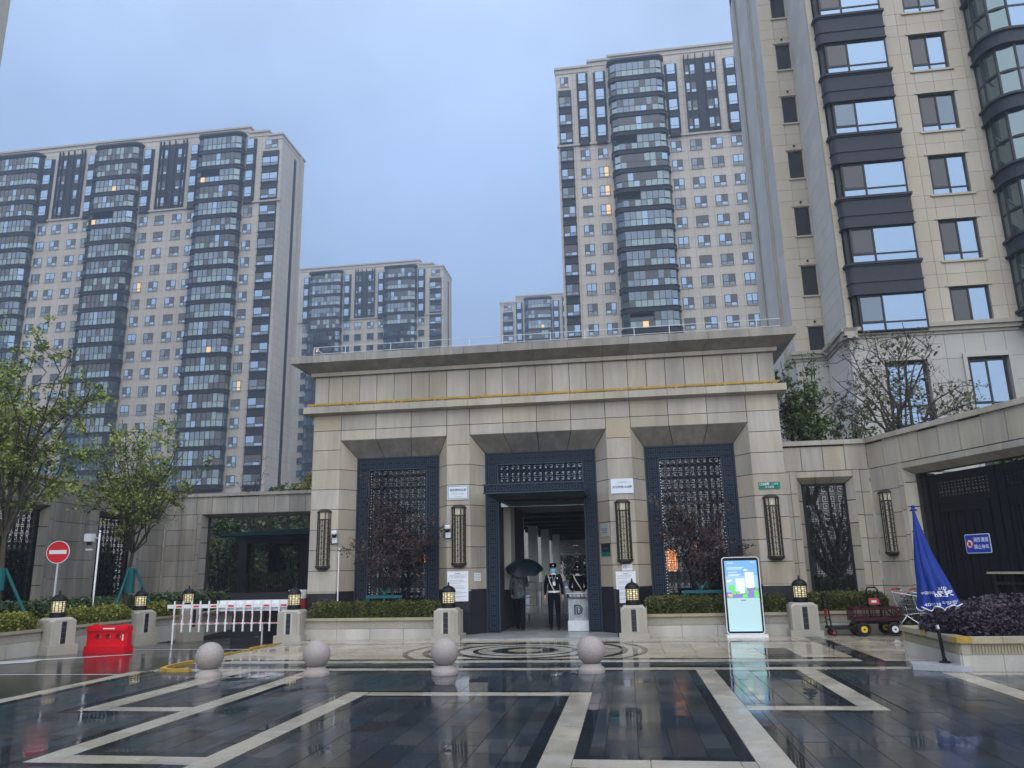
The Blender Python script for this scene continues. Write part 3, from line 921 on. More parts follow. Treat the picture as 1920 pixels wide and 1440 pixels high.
for k in range(3): piece('mark', t, M['bronze'], -5.66, -5.54, 21.965, 21.985, 1.26 + k * .07, 1.29 + k * .07)
MB().box(1.9, 3.2, 24.5, 24.9, .05, 1.5).done('red_counter', M['red_wall'], None, label='red panelled counter inside the right lattice window', cat='counter')

# ------------------------------------------------------------------ wing walls
def wall_frame(p0, p1):
    p0, p1 = Vector((*p0, 0)), Vector((*p1, 0))
    u = (p1 - p0).normalized()
    n = Vector((u.y, -u.x, 0))          # towards the plaza
    return Matrix(((u.x, -n.x, 0, p0.x), (u.y, -n.y, 0, p0.y), (0, 0, 1, 0), (0, 0, 0, 1))), (p1 - p0).length

def wing(name, label, p0, p1, ztop, openings, mt, width=.58, course=.58, base=0, thick=.5, fascia=3.96, core_top=None):
    """stone clad wall; openings = [(s0, s1, ztop, sill)], moulded surround .18 wide"""
    Mx, Ln = wall_frame(p0, p1)
    t = thing(name, label, 'wall', Mx @ Vector((Ln / 2, .2, 0)))
    def pc(nm, m_, a, b, y0, y1, z0, z1): return piece(nm, t, M[m_], a, b, y0, y1, z0, z1, Mx)
    cm = MB()
    xs_ = [0]
    for o_ in openings: xs_ += [o_[0], o_[1]]
    xs_.append(Ln)
    def cbox(a, b, z0, z1, y0=.04, y1=thick): cm.obox(Mx @ Vector((a, y0, z0)), Mx.to_3x3() @ Vector((b - a, 0, 0)), Mx.to_3x3() @ Vector((0, y1 - y0, 0)), (0, 0, z1 - z0))
    for k in range(0, len(xs_), 2):
        if xs_[k + 1] - xs_[k] > .02: cbox(xs_[k] + .02, xs_[k + 1] - .02, base, fascia)
    cbox(0.01, Ln - .01, fascia - .01, ztop - .05)
    cm.done('wall_core', M['joint'], t)
    n_ = max(1, round(Ln / .62))
    for k in range(n_):
        a, b = Ln * k / n_, Ln * (k + 1) / n_
        pc('coping_stone', mt, a + .003, b - .003, -.07, thick + .05, ztop - .12, ztop)
        y = random.uniform(-.002, .002)
        pc('fascia_slab', mt, a + J, b - J, y, .05, fascia + .012, ztop - .16)
        if random.random() < .6: pc('fascia_slab', mt, a + J, b - J, y - .004, .045, ztop - .158, ztop - .125)
    SW = .17
    for k in range(0, len(xs_), 2):
        a, b = xs_[k], xs_[k + 1]
        a2 = a + SW if k > 0 else a
        b2 = b - SW if k < len(xs_) - 2 else b
        if b2 - a2 < .06: continue
        m_ = max(1, round((b2 - a2) / width))
        z = fascia
        while z > base + .02:
            z0 = max(base, z - course)
            for q in range(m_):
                e0, e1 = a2 + (b2 - a2) * q / m_, a2 + (b2 - a2) * (q + 1) / m_
                y = random.uniform(-.002, .002)
                pc('stone_slab', mt, e0 + J, e1 - J, y, .05, z0 + J, z - J)
            z = z0
    R3 = Mx.to_3x3()
    for s0, s1, zt, sill in openings:
        # surround: outer step, then splayed jambs
        z = fascia
        for sgn, e in ((-1, s0), (1, s1)):
            zz = zt + SW
            while zz > sill + .02:
                z0 = max(sill, zz - course)
                a, b = (e - SW, e) if sgn < 0 else (e, e + SW)
                pc('surround_stone', mt, a + .004, b - .004, .012, .07, z0 + J, zz - J)
                zz = z0
        m_ = max(1, round((s1 - s0) / .5))
        for q in range(m_):
            a, b = s0 + (s1 - s0) * q / m_, s0 + (s1 - s0) * (q + 1) / m_
            pc('surround_stone', mt, a + J / 2, b - J / 2, .012, .07, zt + .004, min(zt + SW - .004, fascia - .006))
        D, S_ = .26, .15
        for q in range(m_):
            f0, f1 = q / m_, (q + 1) / m_
            P = [(s0 + (s1 - s0) * f0, .012, zt), (s0 + (s1 - s0) * f1, .012, zt), (s0 + S_ + (s1 - s0 - 2 * S_) * f1, D, zt - S_), (s0 + S_ + (s1 - s0 - 2 * S_) * f0, D, zt - S_)]
            trap('soffit_slab', [Mx @ Vector(p) for p in P], R3 @ Vector((0, -1, -1.5)), mt, t)
        for sgn, xo in ((1, s0), (-1, s1)):
            zz = sill
            while zz < zt - S_ - .02:
                z1 = min(zt - S_, zz + course)
                zo = zt if z1 >= zt - S_ - .01 else z1
                trap('jamb_slab', [Mx @ Vector(p) for p in ((xo, .012, zz), (xo + sgn * S_, D, zz), (xo + sgn * S_, D, z1), (xo, .012, zo))], R3 @ Vector((sgn * 1.5, -1, 0)), mt, t)
                zz = z1
        rv = MB()
        for a, b in ((s0 + .002, s0 + S_), (s1 - S_, s1 - .002)):
            rv.obox(Mx @ Vector((a, D + .012, sill)), R3 @ Vector((b - a, 0, 0)), R3 @ Vector((0, .2, 0)), (0, 0, zt - S_ - sill))
        rv.obox(Mx @ Vector((s0, D + .012, zt - S_)), R3 @ Vector((s1 - s0, 0, 0)), R3 @ Vector((0, .2, 0)), (0, 0, S_ - .01))
        rv.done('reveal', M['joint'], t)
    return t, Mx

def lattice_panel(name, label, Mx, s0, s1, z0, z1, y, cell=.22, mt='black', pane=False):
    t = thing(name, label, 'window', Mx @ Vector(((s0 + s1) / 2, y, z0)))
    Rm = Mx @ Matrix(((1, 0, 0, 0), (0, 0, -1, y), (0, 1, 0, 0), (0, 0, 0, 1)))
    l = MB()
    fret(l, Rm, fret_rects(s0 + .05, s1 - .05, z0, z1 - .05, cell, .018), .03)
    l.done('lattice', M[mt], t)
    fr = MB()
    for q in ((s0, s0 + .06, z0, z1), (s1 - .06, s1, z0, z1), (s0, s1, z1 - .06, z1)): fret(fr, Rm, [q], .06)
    fr.done('frame', M[mt], t)
    return t

wing('wing_wall', 'short beige stone wall with one lattice window right of the gatehouse', (4.07, 20.9), (6.25, 20.9), 4.75, [(.38, 1.78, 3.8, .3)], 'granite', .5)
Mr, _l = wall_frame((4.07, 20.9), (6.25, 20.9))
lattice_panel('garden_lattice', 'black fret lattice window right of the gatehouse with a tree behind it', Mr, .53, 1.63, .3, 3.65, .3)
gw, Mg = wing('gate_wall', 'beige stone wall slanting forward around the black vehicle gate at right', (6.25, 20.9), (6.25 + .343 * 9.5, 20.9 - .939 * 9.5), 4.75, [(1.2, 8.8, 3.82, 0)], 'granite', .44)
# black vehicle gate
vg = thing('vehicle_gate', 'black metal double vehicle gate with slotted panels under the slanting wall', 'gate', Mg @ Vector((4, .4, 0)))
def gp(nm, a, b, y0, y1, z0, z1, m_='black'): return piece(nm, vg, M[m_], a, b, y0, y1, z0, z1, Mg)
gp('side_post', 1.36, 1.56, .36, .6, 0, 3.66)
fp = MB(); fret(fp, Mg @ Matrix(((1, 0, 0, 0), (0, 0, -1, .36), (0, 1, 0, 0), (0, 0, 0, 1))), fret_rects(1.4, 1.52, .1, 3.6, .09, .013), .012); fp.done('post_fret', M['bronze'], vg)
for a in (1.6, 3.57, 5.54):
    b = a + 1.93
    for q in ((a, a + .2, 0, 3.6), (b - .2, b, 0, 3.6)): gp('stile', q[0], q[1], .38, .46, q[2], q[3])
    for z0, z1 in ((3.4, 3.6), (2.92, 3.06), (.05, .3)): gp('rail', a + .2, b - .2, .385, .455, z0, z1)
    tf = MB(); fret(tf, Mg @ Matrix(((1, 0, 0, 0), (0, 0, -1, .43), (0, 1, 0, 0), (0, 0, 0, 1))), fret_rects(a + .2, b - .2, 3.06, 3.4, .1, .018), .03); tf.done('top_fret', M['black'], vg)
    for q in ((a + .26, a + .34), (b - .34, b - .26)): gp('inner_stile', q[0], q[1], .375, .45, .3, 2.92)
    gp('inner_rail', a + .34, b - .34, .375, .45, 2.72, 2.915)
    k_ = 0
    x = a + .2
    while x < b - .2:
        w_ = .045 if x < a + .3 or x > b - .34 else .105
        gp('slat', x, min(b - .2, x + w_), .40 + .012 * (k_ % 2), .44, .3, 2.92 if w_ < .1 else 2.72)
        x += w_ + .012
        k_ += 1
rlm = Mg @ Matrix(((1, 0, 0, 0), (0, 0, -1, .36), (0, 1, 0, 0), (0, 0, 0, 1)))
br = thing('folding_table', 'pale wooden board on dark trestle legs in front of the vehicle gate', 'table', Mg @ Vector((3.7, .2, 0)))
piece('board', br, M['carved_tan'], 3.2, 4.5, .1, .3, 1.34, 1.38, Mg)
for s_ in (3.3, 3.75, 4.2): piece('leg', br, M['rubber'], s_, s_ + .06, .16, .24, .012, 1.34, Mg)
piece('shelf', br, M['rubber'], 3.3, 4.4, .15, .25, 1.12, 1.18, Mg)
sg = thing('no_parking_sign', 'blue fire lane no parking sign fixed to the black vehicle gate', 'sign', Mg @ Vector((2.82, .36, 1.97)))
def rrect(w, h, r, n=5):
    P = []
    for cx, cy_, a0 in ((w / 2 - r, h / 2 - r, 0), (-w / 2 + r, h / 2 - r, 90), (-w / 2 + r, -h / 2 + r, 180), (w / 2 - r, -h / 2 + r, 270)):
        for k in range(n + 1):
            q = rad(a0 + 90 * k / n)
            P.append((cx + r * math.cos(q), cy_ + r * math.sin(q)))
    return P
F = frame(Mg @ Vector((2.82, .36, 1.975)), Mg.to_3x3() @ Vector((1, 0, 0)), (0, 0, 1))
def onF(F_, mb, poly, z, t, m=0):
    R_ = F_.to_3x3()
    mb.ext(poly, F_ @ Vector((0, 0, z)), R_ @ Vector((1, 0, 0)), R_ @ Vector((0, 1, 0)), R_ @ Vector((0, 0, 1)), t, m)
def disc(r, n=24, c=(0, 0)): return [(c[0] + r * math.cos(2 * math.pi * k / n), c[1] + r * math.sin(2 * math.pi * k / n)) for k in range(n)]
mb = MB(); onF(F, mb, rrect(.7, .41, .04), 0, .012); mb.done('rim', M['white'], sg)
mb = MB(); onF(F, mb, rrect(.67, .38, .035), .012, .004); mb.done('plate', M['blue_sign'], sg)
mb = MB(); onF(F, mb, disc(.1, c=(-.22, 0)), .016, .003); mb.done('roundel', M['sign_red'], sg)
mb = MB(); onF(F, mb, disc(.078, c=(-.22, 0)), .019, .002); mb.done('roundel_field', M['white'], sg)
mb = MB()
onF(F, mb, [(-.262, -.045), (-.178, -.045), (-.178, .0), (-.195, .04), (-.245, .04), (-.262, 0)], .021, .002)
mb.done('car_symbol', M['inkdark'], sg)
mb = MB(); onF(F, mb, [(-.285, .05), (-.272, .063), (-.155, -.05), (-.168, -.063)], .024, .002); mb.done('slash', M['sign_red'], sg)
text('消防通道', .105, M['white'], sg, F @ Matrix.Translation((.1, .075, .018)), bold=.002)
text('禁止停车', .105, M['white'], sg, F @ Matrix.Translation((.1, -.075, .018)), bold=.002)

# left wing: back wall with driveway opening, side wall with lattice windows
bw, Mb = wing('driveway_wall', 'grey stone wall spanning the driveway opening left of the gatehouse', (-17.75, 28.1), (-7.6, 28.1), 4.75, [(1.5, 9.0, 4.0, -.6)], 'granite_grey', .62, base=-.7, thick=.7)
sw, Ms = wing('side_wall', 'grey stone wall with tall lattice windows along the left edge', (-17.2, 15.2), (-17.75, 28.1), 4.75, [(.9, 2.5, 3.85, .3), (4.2, 6.4, 3.85, .3), (8.8, 11.2, 3.85, .3)], 'granite_grey', .6)
for (s0, s1), lb in zip(((1.05, 2.35), (4.35, 6.25), (8.95, 11.05)), ('black lattice window at the far left edge behind the big tree', 'black lattice window behind the round no entry sign', 'black lattice window behind the staked tree beside the camera post')):
    lattice_panel('garden_lattice', lb, Ms, s0, s1, .3, 3.7, .3)
# ramp beyond the opening: retaining wall, dark tunnel, railing, black pergola
rw = thing('retaining_wall', 'low concrete retaining wall with a dark tunnel mouth beyond the driveway', 'wall', (-13, 31, -.6))
MB().box(-17.9, -14.9, 31, 31.4, -.75, .92).box(-14.9, -8.4, 31, 31.4, .62, .92).done('wall', M['ground'], rw)
MB().box(-14.95, -8.4, 31.4, 37, -.9, -.85).box(-14.95, -14.9, 31.41, 37, -.84, .9).box(-14.95, -8.4, 36.9, 37, -.84, .9).done('tunnel', M['dark_room'], rw)
rg = thing('ramp_railing', 'black vertical bar railing above the retaining wall', 'railing', (-13, 31.2, .92))
for z_ in (1.0, 1.74): piece('rail', rg, M['black'], -17.9, -8.4, 31.18, 31.22, z_ - .02, z_ + .02)
bar = MB().box(-.011, .011, -.011, .011, 0, .70).mesh('bar', M['black'])
for k in range(78): put('bar', bar, (-17.85 + k * .12, 31.2, 1.02), rg)
pg = thing('pergola', 'black steel pergola with dark teal canopy over the ramp', 'pergola', (-13, 33, 0))
for x in (-17.0, -14.1, -11.6):
    for y in (33, 36): piece('post', pg, M['black'], x - .2, x + .2, y, y + .35, .9 - 1.8, 3.3)
for y in (33, 36): piece('beam', pg, M['black'], -17.4, -8.5, y + .02, y + .33, 3.0, 3.32)
MB().add([(-17.8, 32.3, 3.45), (-8.3, 32.3, 3.75), (-8.3, 37, 3.95), (-17.8, 37, 3.65), (-17.8, 32.3, 3.33), (-8.3, 32.3, 3.33), (-8.3, 37, 3.33), (-17.8, 37, 3.33)], [(0, 1, 2, 3), (4, 7, 6, 5), (0, 4, 5, 1), (1, 5, 6, 2), (2, 6, 7, 3), (3, 7, 4, 0)]).done('canopy', M['teal_roof'], pg)

# ------------------------------------------------------------------ wall lanterns
def make_wall_lantern():
    t = thing('wall_lantern', 'wall lantern', 'lantern', (0, 0, 0), group='long fretwork wall lanterns')
    w, d, b0, H_ = .15, .13, .10, 1.42
    plan = [(-w - .03, 0), (-w, -d * .55), (-w * .5, -d), (w * .5, -d), (w, -d * .55), (w + .03, 0)]
    big = [(x * 1.17, y * 1.25) for x, y in plan]
    sm = [(x * .7, y * .6) for x, y in plan]
    def loft(mb, A, za, B, zb, m=0):
        n = len(A)
        mb.add([(x, y, za) for x, y in A] + [(x, y, zb) for x, y in B], [tuple(range(n))[::-1], tuple(range(n, 2 * n))] + [(i, (i + 1) % n, n + (i + 1) % n, n + i) for i in range(n)], m)
    core_ = [(x * .93, y * .93) for x, y in plan]
    mb = MB(); loft(mb, core_, b0, core_, b0 + H_); mb.done('lit_panel', M['lampcream'], t)
    mb = MB(); loft(mb, sm, 0, big, .07); loft(mb, big, .072, big, .115); mb.done('base', M['bronze'], t)
    mb = MB(); loft(mb, big, b0 + H_, big, b0 + H_ + .03); loft(mb, big, b0 + H_ + .031, sm, b0 + H_ + .1); mb.done('cap', M['bronze'], t)
    cage = MB()
    for i in range(len(plan) - 1):
        a, b = Vector((*plan[i], b0)), Vector((*plan[i + 1], b0))
        ex = (b - a); Lw = ex.length; ex.normalize()
        F_ = frame(a, ex, (0, 0, 1))
        rc = fret_rects(.012, Lw - .012, .03, H_ - .2, .075 if Lw > .1 else Lw - .024, .0105, True, FRET_S)
        fret(cage, F_, rc, .01)
        fret(cage, F_, [(0, .012, 0, H_), (Lw - .012, Lw, 0, H_), (0, Lw, H_ - .2, H_ - .17)], .014)
        nb = max(2, round(Lw / .035))
        fret(cage, F_, [(Lw * k / nb - .005, Lw * k / nb + .005, H_ - .17, H_) for k in range(1, nb)], .01)
    cage.done('fret_cage', M['bronze'], t)
    piece('wall_plate', t, M['bronze'], -.1, .1, -.005, .03, .3, 1.2)
    return t
wlan = make_wall_lantern()
wlan.location = (-8.13, YF - .03, 1.72)
wlan['label'] = 'long fretwork wall lantern on the leftmost pier of the gatehouse'
copy_tree(wlan, (-4.39, YF - .03, 1.72), label='long fretwork wall lantern between left lattice window and entrance')
copy_tree(wlan, (-.07, YF - .03, 1.72), label='long fretwork wall lantern above the white notices right of the entrance')
copy_tree(wlan, (3.64, YF - .03, 1.72), label='long fretwork wall lantern below the green house number plate')
copy_tree(wlan, tuple(Mg @ Vector((.56, -.03, 1.76))), math.atan2(-.939, .343), label='long fretwork wall lantern on the slanting wall beside the blue umbrella')

# ------------------------------------------------------------------ pedestals with lamps
def make_pedestal():
    t = thing('pedestal', 'pedestal', 'pedestal', (0, 0, 0), group='stone lamp pedestals')
    def sq(mb, h, z0, z1, m=0, d=None): mb.box(-h, h, -(d or h), (d or h), z0, z1, m)
    mb = MB(); sq(mb, .36, -.3, .13); mb.done('plinth', M['carved'], t)
    mb = MB(); sq(mb, .3, .131, .66); mb.add([(-.3, -.3, .66), (.3, -.3, .66), (.3, .3, .66), (-.3, .3, .66), (-.22, -.22, .745), (.22, -.22, .745), (.22, .22, .745), (-.22, .22, .745)], [(0, 1, 5, 4), (1, 2, 6, 5), (2, 3, 7, 6), (3, 0, 4, 7), (4, 5, 6, 7)]); mb.done('block', M['carved'], t)
    mb = MB(); mb.box(-.225, .225, -.315, -.3005, .131, .70).box(.3005, .315, -.225, .225, .131, .7).box(-.315, -.3005, -.225, .225, .131, .7); mb.done('face_panel', M['carved'], t)
    for k in range(4): piece('inset', t, M['dark_stone'], -.055, .055, -.325, -.316, .16 + k * .125, .28 + k * .125)
    for x in (-.085, .085): piece('inset_rim', t, M['carved_white'], x - .022, x + .022, -.322, -.316, .15, .68)
    return t
def make_lamp():
    t = thing('pedestal_lamp', 'lamp', 'lamp', (0, 0, 0), group='round lit pedestal lamps')
    MB().lathe([(.17, 0), (.175, .03), (.165, .11), (.15, .12)], n=24).done('base', M['black'], t, smooth=35)
    MB().lathe([(.145, .12), (.145, .37)], n=24).done('glass', M['lamp'], t, smooth=True)
    MB().lathe([(.165, .37), (.18, .385), (.175, .41), (.15, .46), (.10, .505), (.03, .53), (.02, .56), (.025, .58), (.008, .62)], n=24).done('cap', M['black'], t, smooth=35)
    cg = MB()
    for k in range(12):
        a = 2 * math.pi * k / 12
        cg.tube([(.15 * math.cos(a), .15 * math.sin(a), .11), (.15 * math.cos(a), .15 * math.sin(a), .38)], .008 if k % 3 else .012, 5)
        for z in (.165, .22, .27, .325):
            if (k + int(z * 100)) % 2 == 0:
                b = a + math.pi / 12
                cg.lathe([(.03, -.004), (.03, .004)], (.149 * math.cos(b), .149 * math.sin(b), z), 8, axis='z', close=False)
    for z in (.15, .2, .245, .29, .34): cg.lathe([(.152, z - .005), (.157, z), (.152, z + .005)], n=24, close=False)
    cg.done('cage', M['black'], t)
    return t
ped0, lamp0 = make_pedestal(), make_lamp()
peds = [((-8.6, 19.62), 0, 'left of the hedge beside the barrier', 'beside the white barrier arm'),
        ((-4.45, 19.32), 0, 'left of the entrance in front of the white notice', 'left of the entrance by a white notice'),
        ((.06, 19.45), 0, 'right of the entrance in front of a white notice', 'right of the entrance below a lantern'),
        ((3.98, 19.62), 0, 'between the screen kiosk and the hand trucks', 'between the screen kiosk and the hand trucks'),
        ((-13.5, 17.3), 1.2, 'nearest the left edge below the no entry sign', 'below the round no entry sign at left'),
        ((-13.55, 20.6), 1.2, 'partly hidden behind the red plastic barrier', 'above the red plastic barrier'),
        ((-13.3, 22.6), 1.2, 'behind the left end of the white barrier arm', 'behind the left end of the white barrier arm')]
for k, ((x, y), rz, pl, ll) in enumerate(peds):
    lab, ll2 = 'carved stone pedestal ' + pl, 'round black lamp with lit cream panes ' + ll
    if k == 0:
        for o_, z_, q_ in ((ped0, 0, lab), (lamp0, .747, ll2)):
            o_.location = (x, y, z_); o_.rotation_euler = (0, 0, rz); o_['label'] = q_
    else:
        copy_tree(ped0, (x, y, 0), rz, lab)
        copy_tree(lamp0, (x, y, .747), rz, ll2)

# ------------------------------------------------------------------ low planter walls
def planter(name, label, p0, p1, depth, parts=('carved_white', 'carved', 'carved_tan'), zz=(.25, .45, .52), capout=.05, z0=-.2, flute=True, seg=.9):
    Mx, Ln = wall_frame(p0, p1)
    t = thing(name, label, 'planter', Mx @ Vector((Ln / 2, depth / 2, 0)))
    n_ = max(1, round(Ln / seg))
    for k in range(n_):
        a, b = Ln * k / n_ + .004, Ln * (k + 1) / n_ - .004
        piece('base_stone', t, M[parts[0]], a, b, 0, .12, z0, zz[0], Mx)
        piece('frieze_stone', t, M[parts[1]], a, b, .015, .12, zz[0] + .006, zz[1], Mx)
        piece('cap_stone', t, M[parts[2]], a, b, -capout, .2, zz[1] + .004, zz[2], Mx)
    if flute:
        fm = MB(); R3 = Mx.to_3x3()
        q = int(Ln / .06)
        for k in range(q):
            s_ = (k + .3) * Ln / q
            fm.obox(Mx @ Vector((s_, .004, zz[0] + .03)), R3 @ Vector((.028, 0, 0)), R3 @ Vector((0, .012, 0)), (0, 0, zz[1] - zz[0] - .06))
        fm.done('fluting', M[parts[1]], t)
    sm = MB(); R3 = Mx.to_3x3()
    sm.obox(Mx @ Vector((.01, .13, z0)), R3 @ Vector((Ln - .02, 0, 0)), R3 @ Vector((0, depth - .14, 0)), (0, 0, zz[2] - .05 - z0))
    sm.done('soil', M['soil'], t)
    return Mx, Ln
planter('planter', 'low carved stone planter in front of the left lattice window', (-8.3, 19.62), (-4.75, 19.45), .75)
planter('planter', 'low carved stone planter behind the screen kiosk', (.36, 19.62), (3.68, 19.75), .6)
planter('planter', 'low carved stone planter behind the wagon and shopping trolleys', (4.28, 19.95), (6.2, 20.1), .75)
planter('planter', 'low carved stone planter along the driveway at far left', (-13.7, 13.0), (-13.62, 17.0), 3.4)
planter('planter', 'low carved stone planter along the driveway behind the red barrier', (-13.6, 17.6), (-13.6, 20.35), 3.6)
planter('planter', 'low carved stone planter along the driveway beyond the barrier arm', (-13.6, 20.9), (-13.4, 22.35), 3.8)
planter('planter', 'low carved stone planter at the far end of the driveway', (-13.2, 22.9), (-13.9, 26.5), 3.6)
# big corner planter at right with yellow corner guards
bp = thing('corner_planter', 'large carved stone planter with yellow corner guards at the right edge', 'planter', (8, 15, 0))
def side(p0, p1):
    Mx, Ln = wall_frame(p0, p1)
    n_ = max(1, round(Ln / .62))
    for k in range(n_):
        a, b = Ln * k / n_ + .003, Ln * (k + 1) / n_ - .003
        piece('base_stone', bp, M['carved_white'], a, b, 0.03, .15, -.01, .235, Mx)
        piece('frieze_stone', bp, M['carved_tan'], a, b, .03, .15, .24, .4, Mx)
        piece('cap_stone', bp, M['carved_tan'], a, b, -.03, .2, .404, .49, Mx)
    fm = MB(); R3 = Mx.to_3x3(); q = int(Ln / .045)
    for k in range(q):
        fm.obox(Mx @ Vector(((k + .25) * Ln / q, .015, .265)), R3 @ Vector((.024, 0, 0)), R3 @ Vector((0, .014, 0)), (0, 0, .11))
    fm.done('fluting', M['carved_tan'], bp)
side((4.87, 13.06), (11, 13.06))
side((4.87, 15.6), (4.87, 13.06))
side((11, 15.6), (4.87, 15.6))
MB().box(5.0, 11, 13.22, 15.45, 0, .44).done('soil', M['soil'], bp)
MB().box(4.83, 5.05, 13.02, 13.24, .415, .497).done('corner_guard', M['yellow'], bp)
MB().box(4.83, 5.02, 14.3, 14.5, .415, .497).done('corner_guard', M['yellow'], bp)

# ------------------------------------------------------------------ plaques and notices on the piers
def plate(name, label, x0, x1, z0, z1, mt, y=YF, t=.02, cat='sign', rim=None):
    o = thing(name, label, cat, ((x0 + x1) / 2, y, z0))
    piece('plate', o, M[mt], x0, x1, y - t - .004, y - .004, z0, z1)
    if rim:
        w = .012
        for a, b, c, d in ((x0 + .02, x1 - .02, z1 - .03, z1 - .02), (x0 + .02, x1 - .02, z0 + .02, z0 + .03), (x0 + .02, x0 + .03, z0 + .03, z1 - .03), (x1 - .03, x1 - .02, z0 + .03, z1 - .03)):
            piece('border_line', o, M[rim], a, b, y - t - .007, y - t - .005, c, d)
    return o, frame(((x0 + x1) / 2, y - t - .0065, (z0 + z1) / 2), (1, 0, 0), (0, 0, 1))
o, F = plate('name_plaque', 'steel name plaque with dark border above the lantern left of the entrance', -4.7, -4.12, 3.48, 3.86, 'plaque', rim='inkdark')
text('保利熙悦名邸', .075, M['inkdark'], o, F @ Matrix.Translation((0, .06, 0)), bold=.001)
text('Residence Delight', .045, M['ink'], o, F @ Matrix.Translation((0, -.035, 0)))
text('走马塘路1228弄', .028, M['ink'], o, F @ Matrix.Translation((0, -.12, 0)))
o, F = plate('address_plaque', 'plain steel address plaque above the lantern right of the entrance', -.34, .24, 3.5, 3.88, 'plaque')
text('上海 普陀区', .05, M['ink'], o, F @ Matrix.Translation((0, .09, 0)))
text('走马塘路1228弄', .072, M['inkdark'], o, F @ Matrix.Translation((0, -.03, 0)), bold=.001)
o, F = plate('house_number_plate', 'green house number plate on the right pier of the gatehouse', 3.38, 3.9, 3.49, 3.655, 'green_sign')
text('1228弄', .085, M['white'], o, F @ Matrix.Translation((-.12, .032, 0)), bold=.001)
text('1-34号', .06, M['white'], o, F @ Matrix.Translation((.14, .03, 0)))
text('走马塘路', .055, M['white'], o, F @ Matrix.Translation((.0, -.045, 0)))
def notice(label, x0, x1, z0, z1, lines=9):
    o, F = plate('paper_notice', label, x0, x1, z0, z1, 'paper', y=YF - .035, t=.006, cat='notice')
    w, h = x1 - x0, z1 - z0
    piece('text_line', o, M['ink'], x0 + w * .38, x1 - w * .38, YF - .0475, YF - .0465, z1 - h * .085, z1 - h * .065)
    for k in range(lines * 2):
        zz = z1 - h * (.13 + .8 * k / (lines * 2))
        if k % 4 == 3: continue
        piece('text_line', o, M['ink'], x0 + w * .08, x1 - w * random.uniform(.08, .4), YF - .0475, YF - .0465, zz - .004, zz + .003)
    return o
notice('tall white paper notice on the pier left of the entrance', -4.7, -4.14, .86, 1.62)
notice('tall white paper notice behind the lamp right of the entrance', -.33, .17, .76, 1.53)
o, F = plate('parking_notice', 'small pale notice right below the lantern right of the entrance', -.16, .1, 1.55, 1.71, 'paper', t=.01, cat='notice')
text('A区', .07, M['inkdark'], o, F @ Matrix.Translation((-.06, .0, 0)))
text('出入口', .035, M['ink'], o, F @ Matrix.Translation((.06, .0, 0)))
def jamb_sign(name, label, xo, z0, z1, mt, cat, sgn=-1, w=.27, off=.05):
    """sign on a splayed jamb: xo = outer corner x, sgn -1 = jamb right of an opening"""
    d = Vector((sgn * S, YR - YF, 0)).normalized()
    ex = -d if sgn < 0 else d
    if sgn < 0: p = Vector((xo, YF, (z0 + z1) / 2)) + d * (off + w / 2)
    else: p = Vector((xo, YF, (z0 + z1) / 2)) + d * (off + w / 2)
    n = Vector((sgn * (YR - YF), -S, 0)).normalized()
    o = thing(name, label, cat, p)
    ex = Vector((0, 0, 1)).cross(n)
    F_ = frame(p + n * .004, ex, (0, 0, 1))
    mb = MB(); onF(F_, mb, [(-w / 2, -(z1 - z0) / 2), (w / 2, -(z1 - z0) / 2), (w / 2, (z1 - z0) / 2), (-w / 2, (z1 - z0) / 2)], 0, .012)
    mb.done('plate', M[mt], o)
    return o, F_ @ Matrix.Translation((0, 0, .014))
o, F = jamb_sign('jamb_notice', 'small square paper notice on the left jamb of the entrance', -4.08, 1.36, 1.57, 'paper', 'notice', 1, .24, .12)
for k in range(4):
    mb = MB(); onF(F, mb, [(-.09, .06 - k * .04), (.09, .06 - k * .04), (.09, .067 - k * .04), (-.09, .067 - k * .04)], 0, .001); mb.done('text_line', M['ink'], o)
o, F = jamb_sign('jamb_plaque', 'grey steel plaque on the right jamb of the entrance', -.4, 2.42, 2.76, 'galv', 'sign', -1, .42, .06)
for k in range(3):
    mb = MB(); onF(F, mb, [(-.14, .02 - k * .05), (.12, .02 - k * .05), (.12, .032 - k * .05), (-.14, .032 - k * .05)], 0, .001); mb.done('text_line', M['inkdark'], o)
o, F = jamb_sign('jamb_plaque', 'dark plaque with green lower edge on the right jamb of the entrance', -.4, 1.92, 2.24, 'dark_stone', 'sign', -1, .42, .06)
mb = MB(); onF(F, mb, [(-.21, -.16), (.21, -.16), (.21, -.06), (-.21, -.06)], 0, .002); mb.done('green_edge', M['green_sign'], o)
mb = MB(); onF(F, mb, [(-.1, .03), (.1, .03), (.1, .04), (-.1, .04)], 0, .001); mb.done('text_line', M['ink'], o)
# white downpipe / cable duct on left pier, intercom
dp = thing('cable_duct', 'thin white cable duct running up the left pier', 'duct', (-7.72, YF, .5))
MB().tube([(-7.7, YF + .03, .5), (-7.7, YF + .03, 2.3)], .02, 8).done('duct', M['white'], dp)
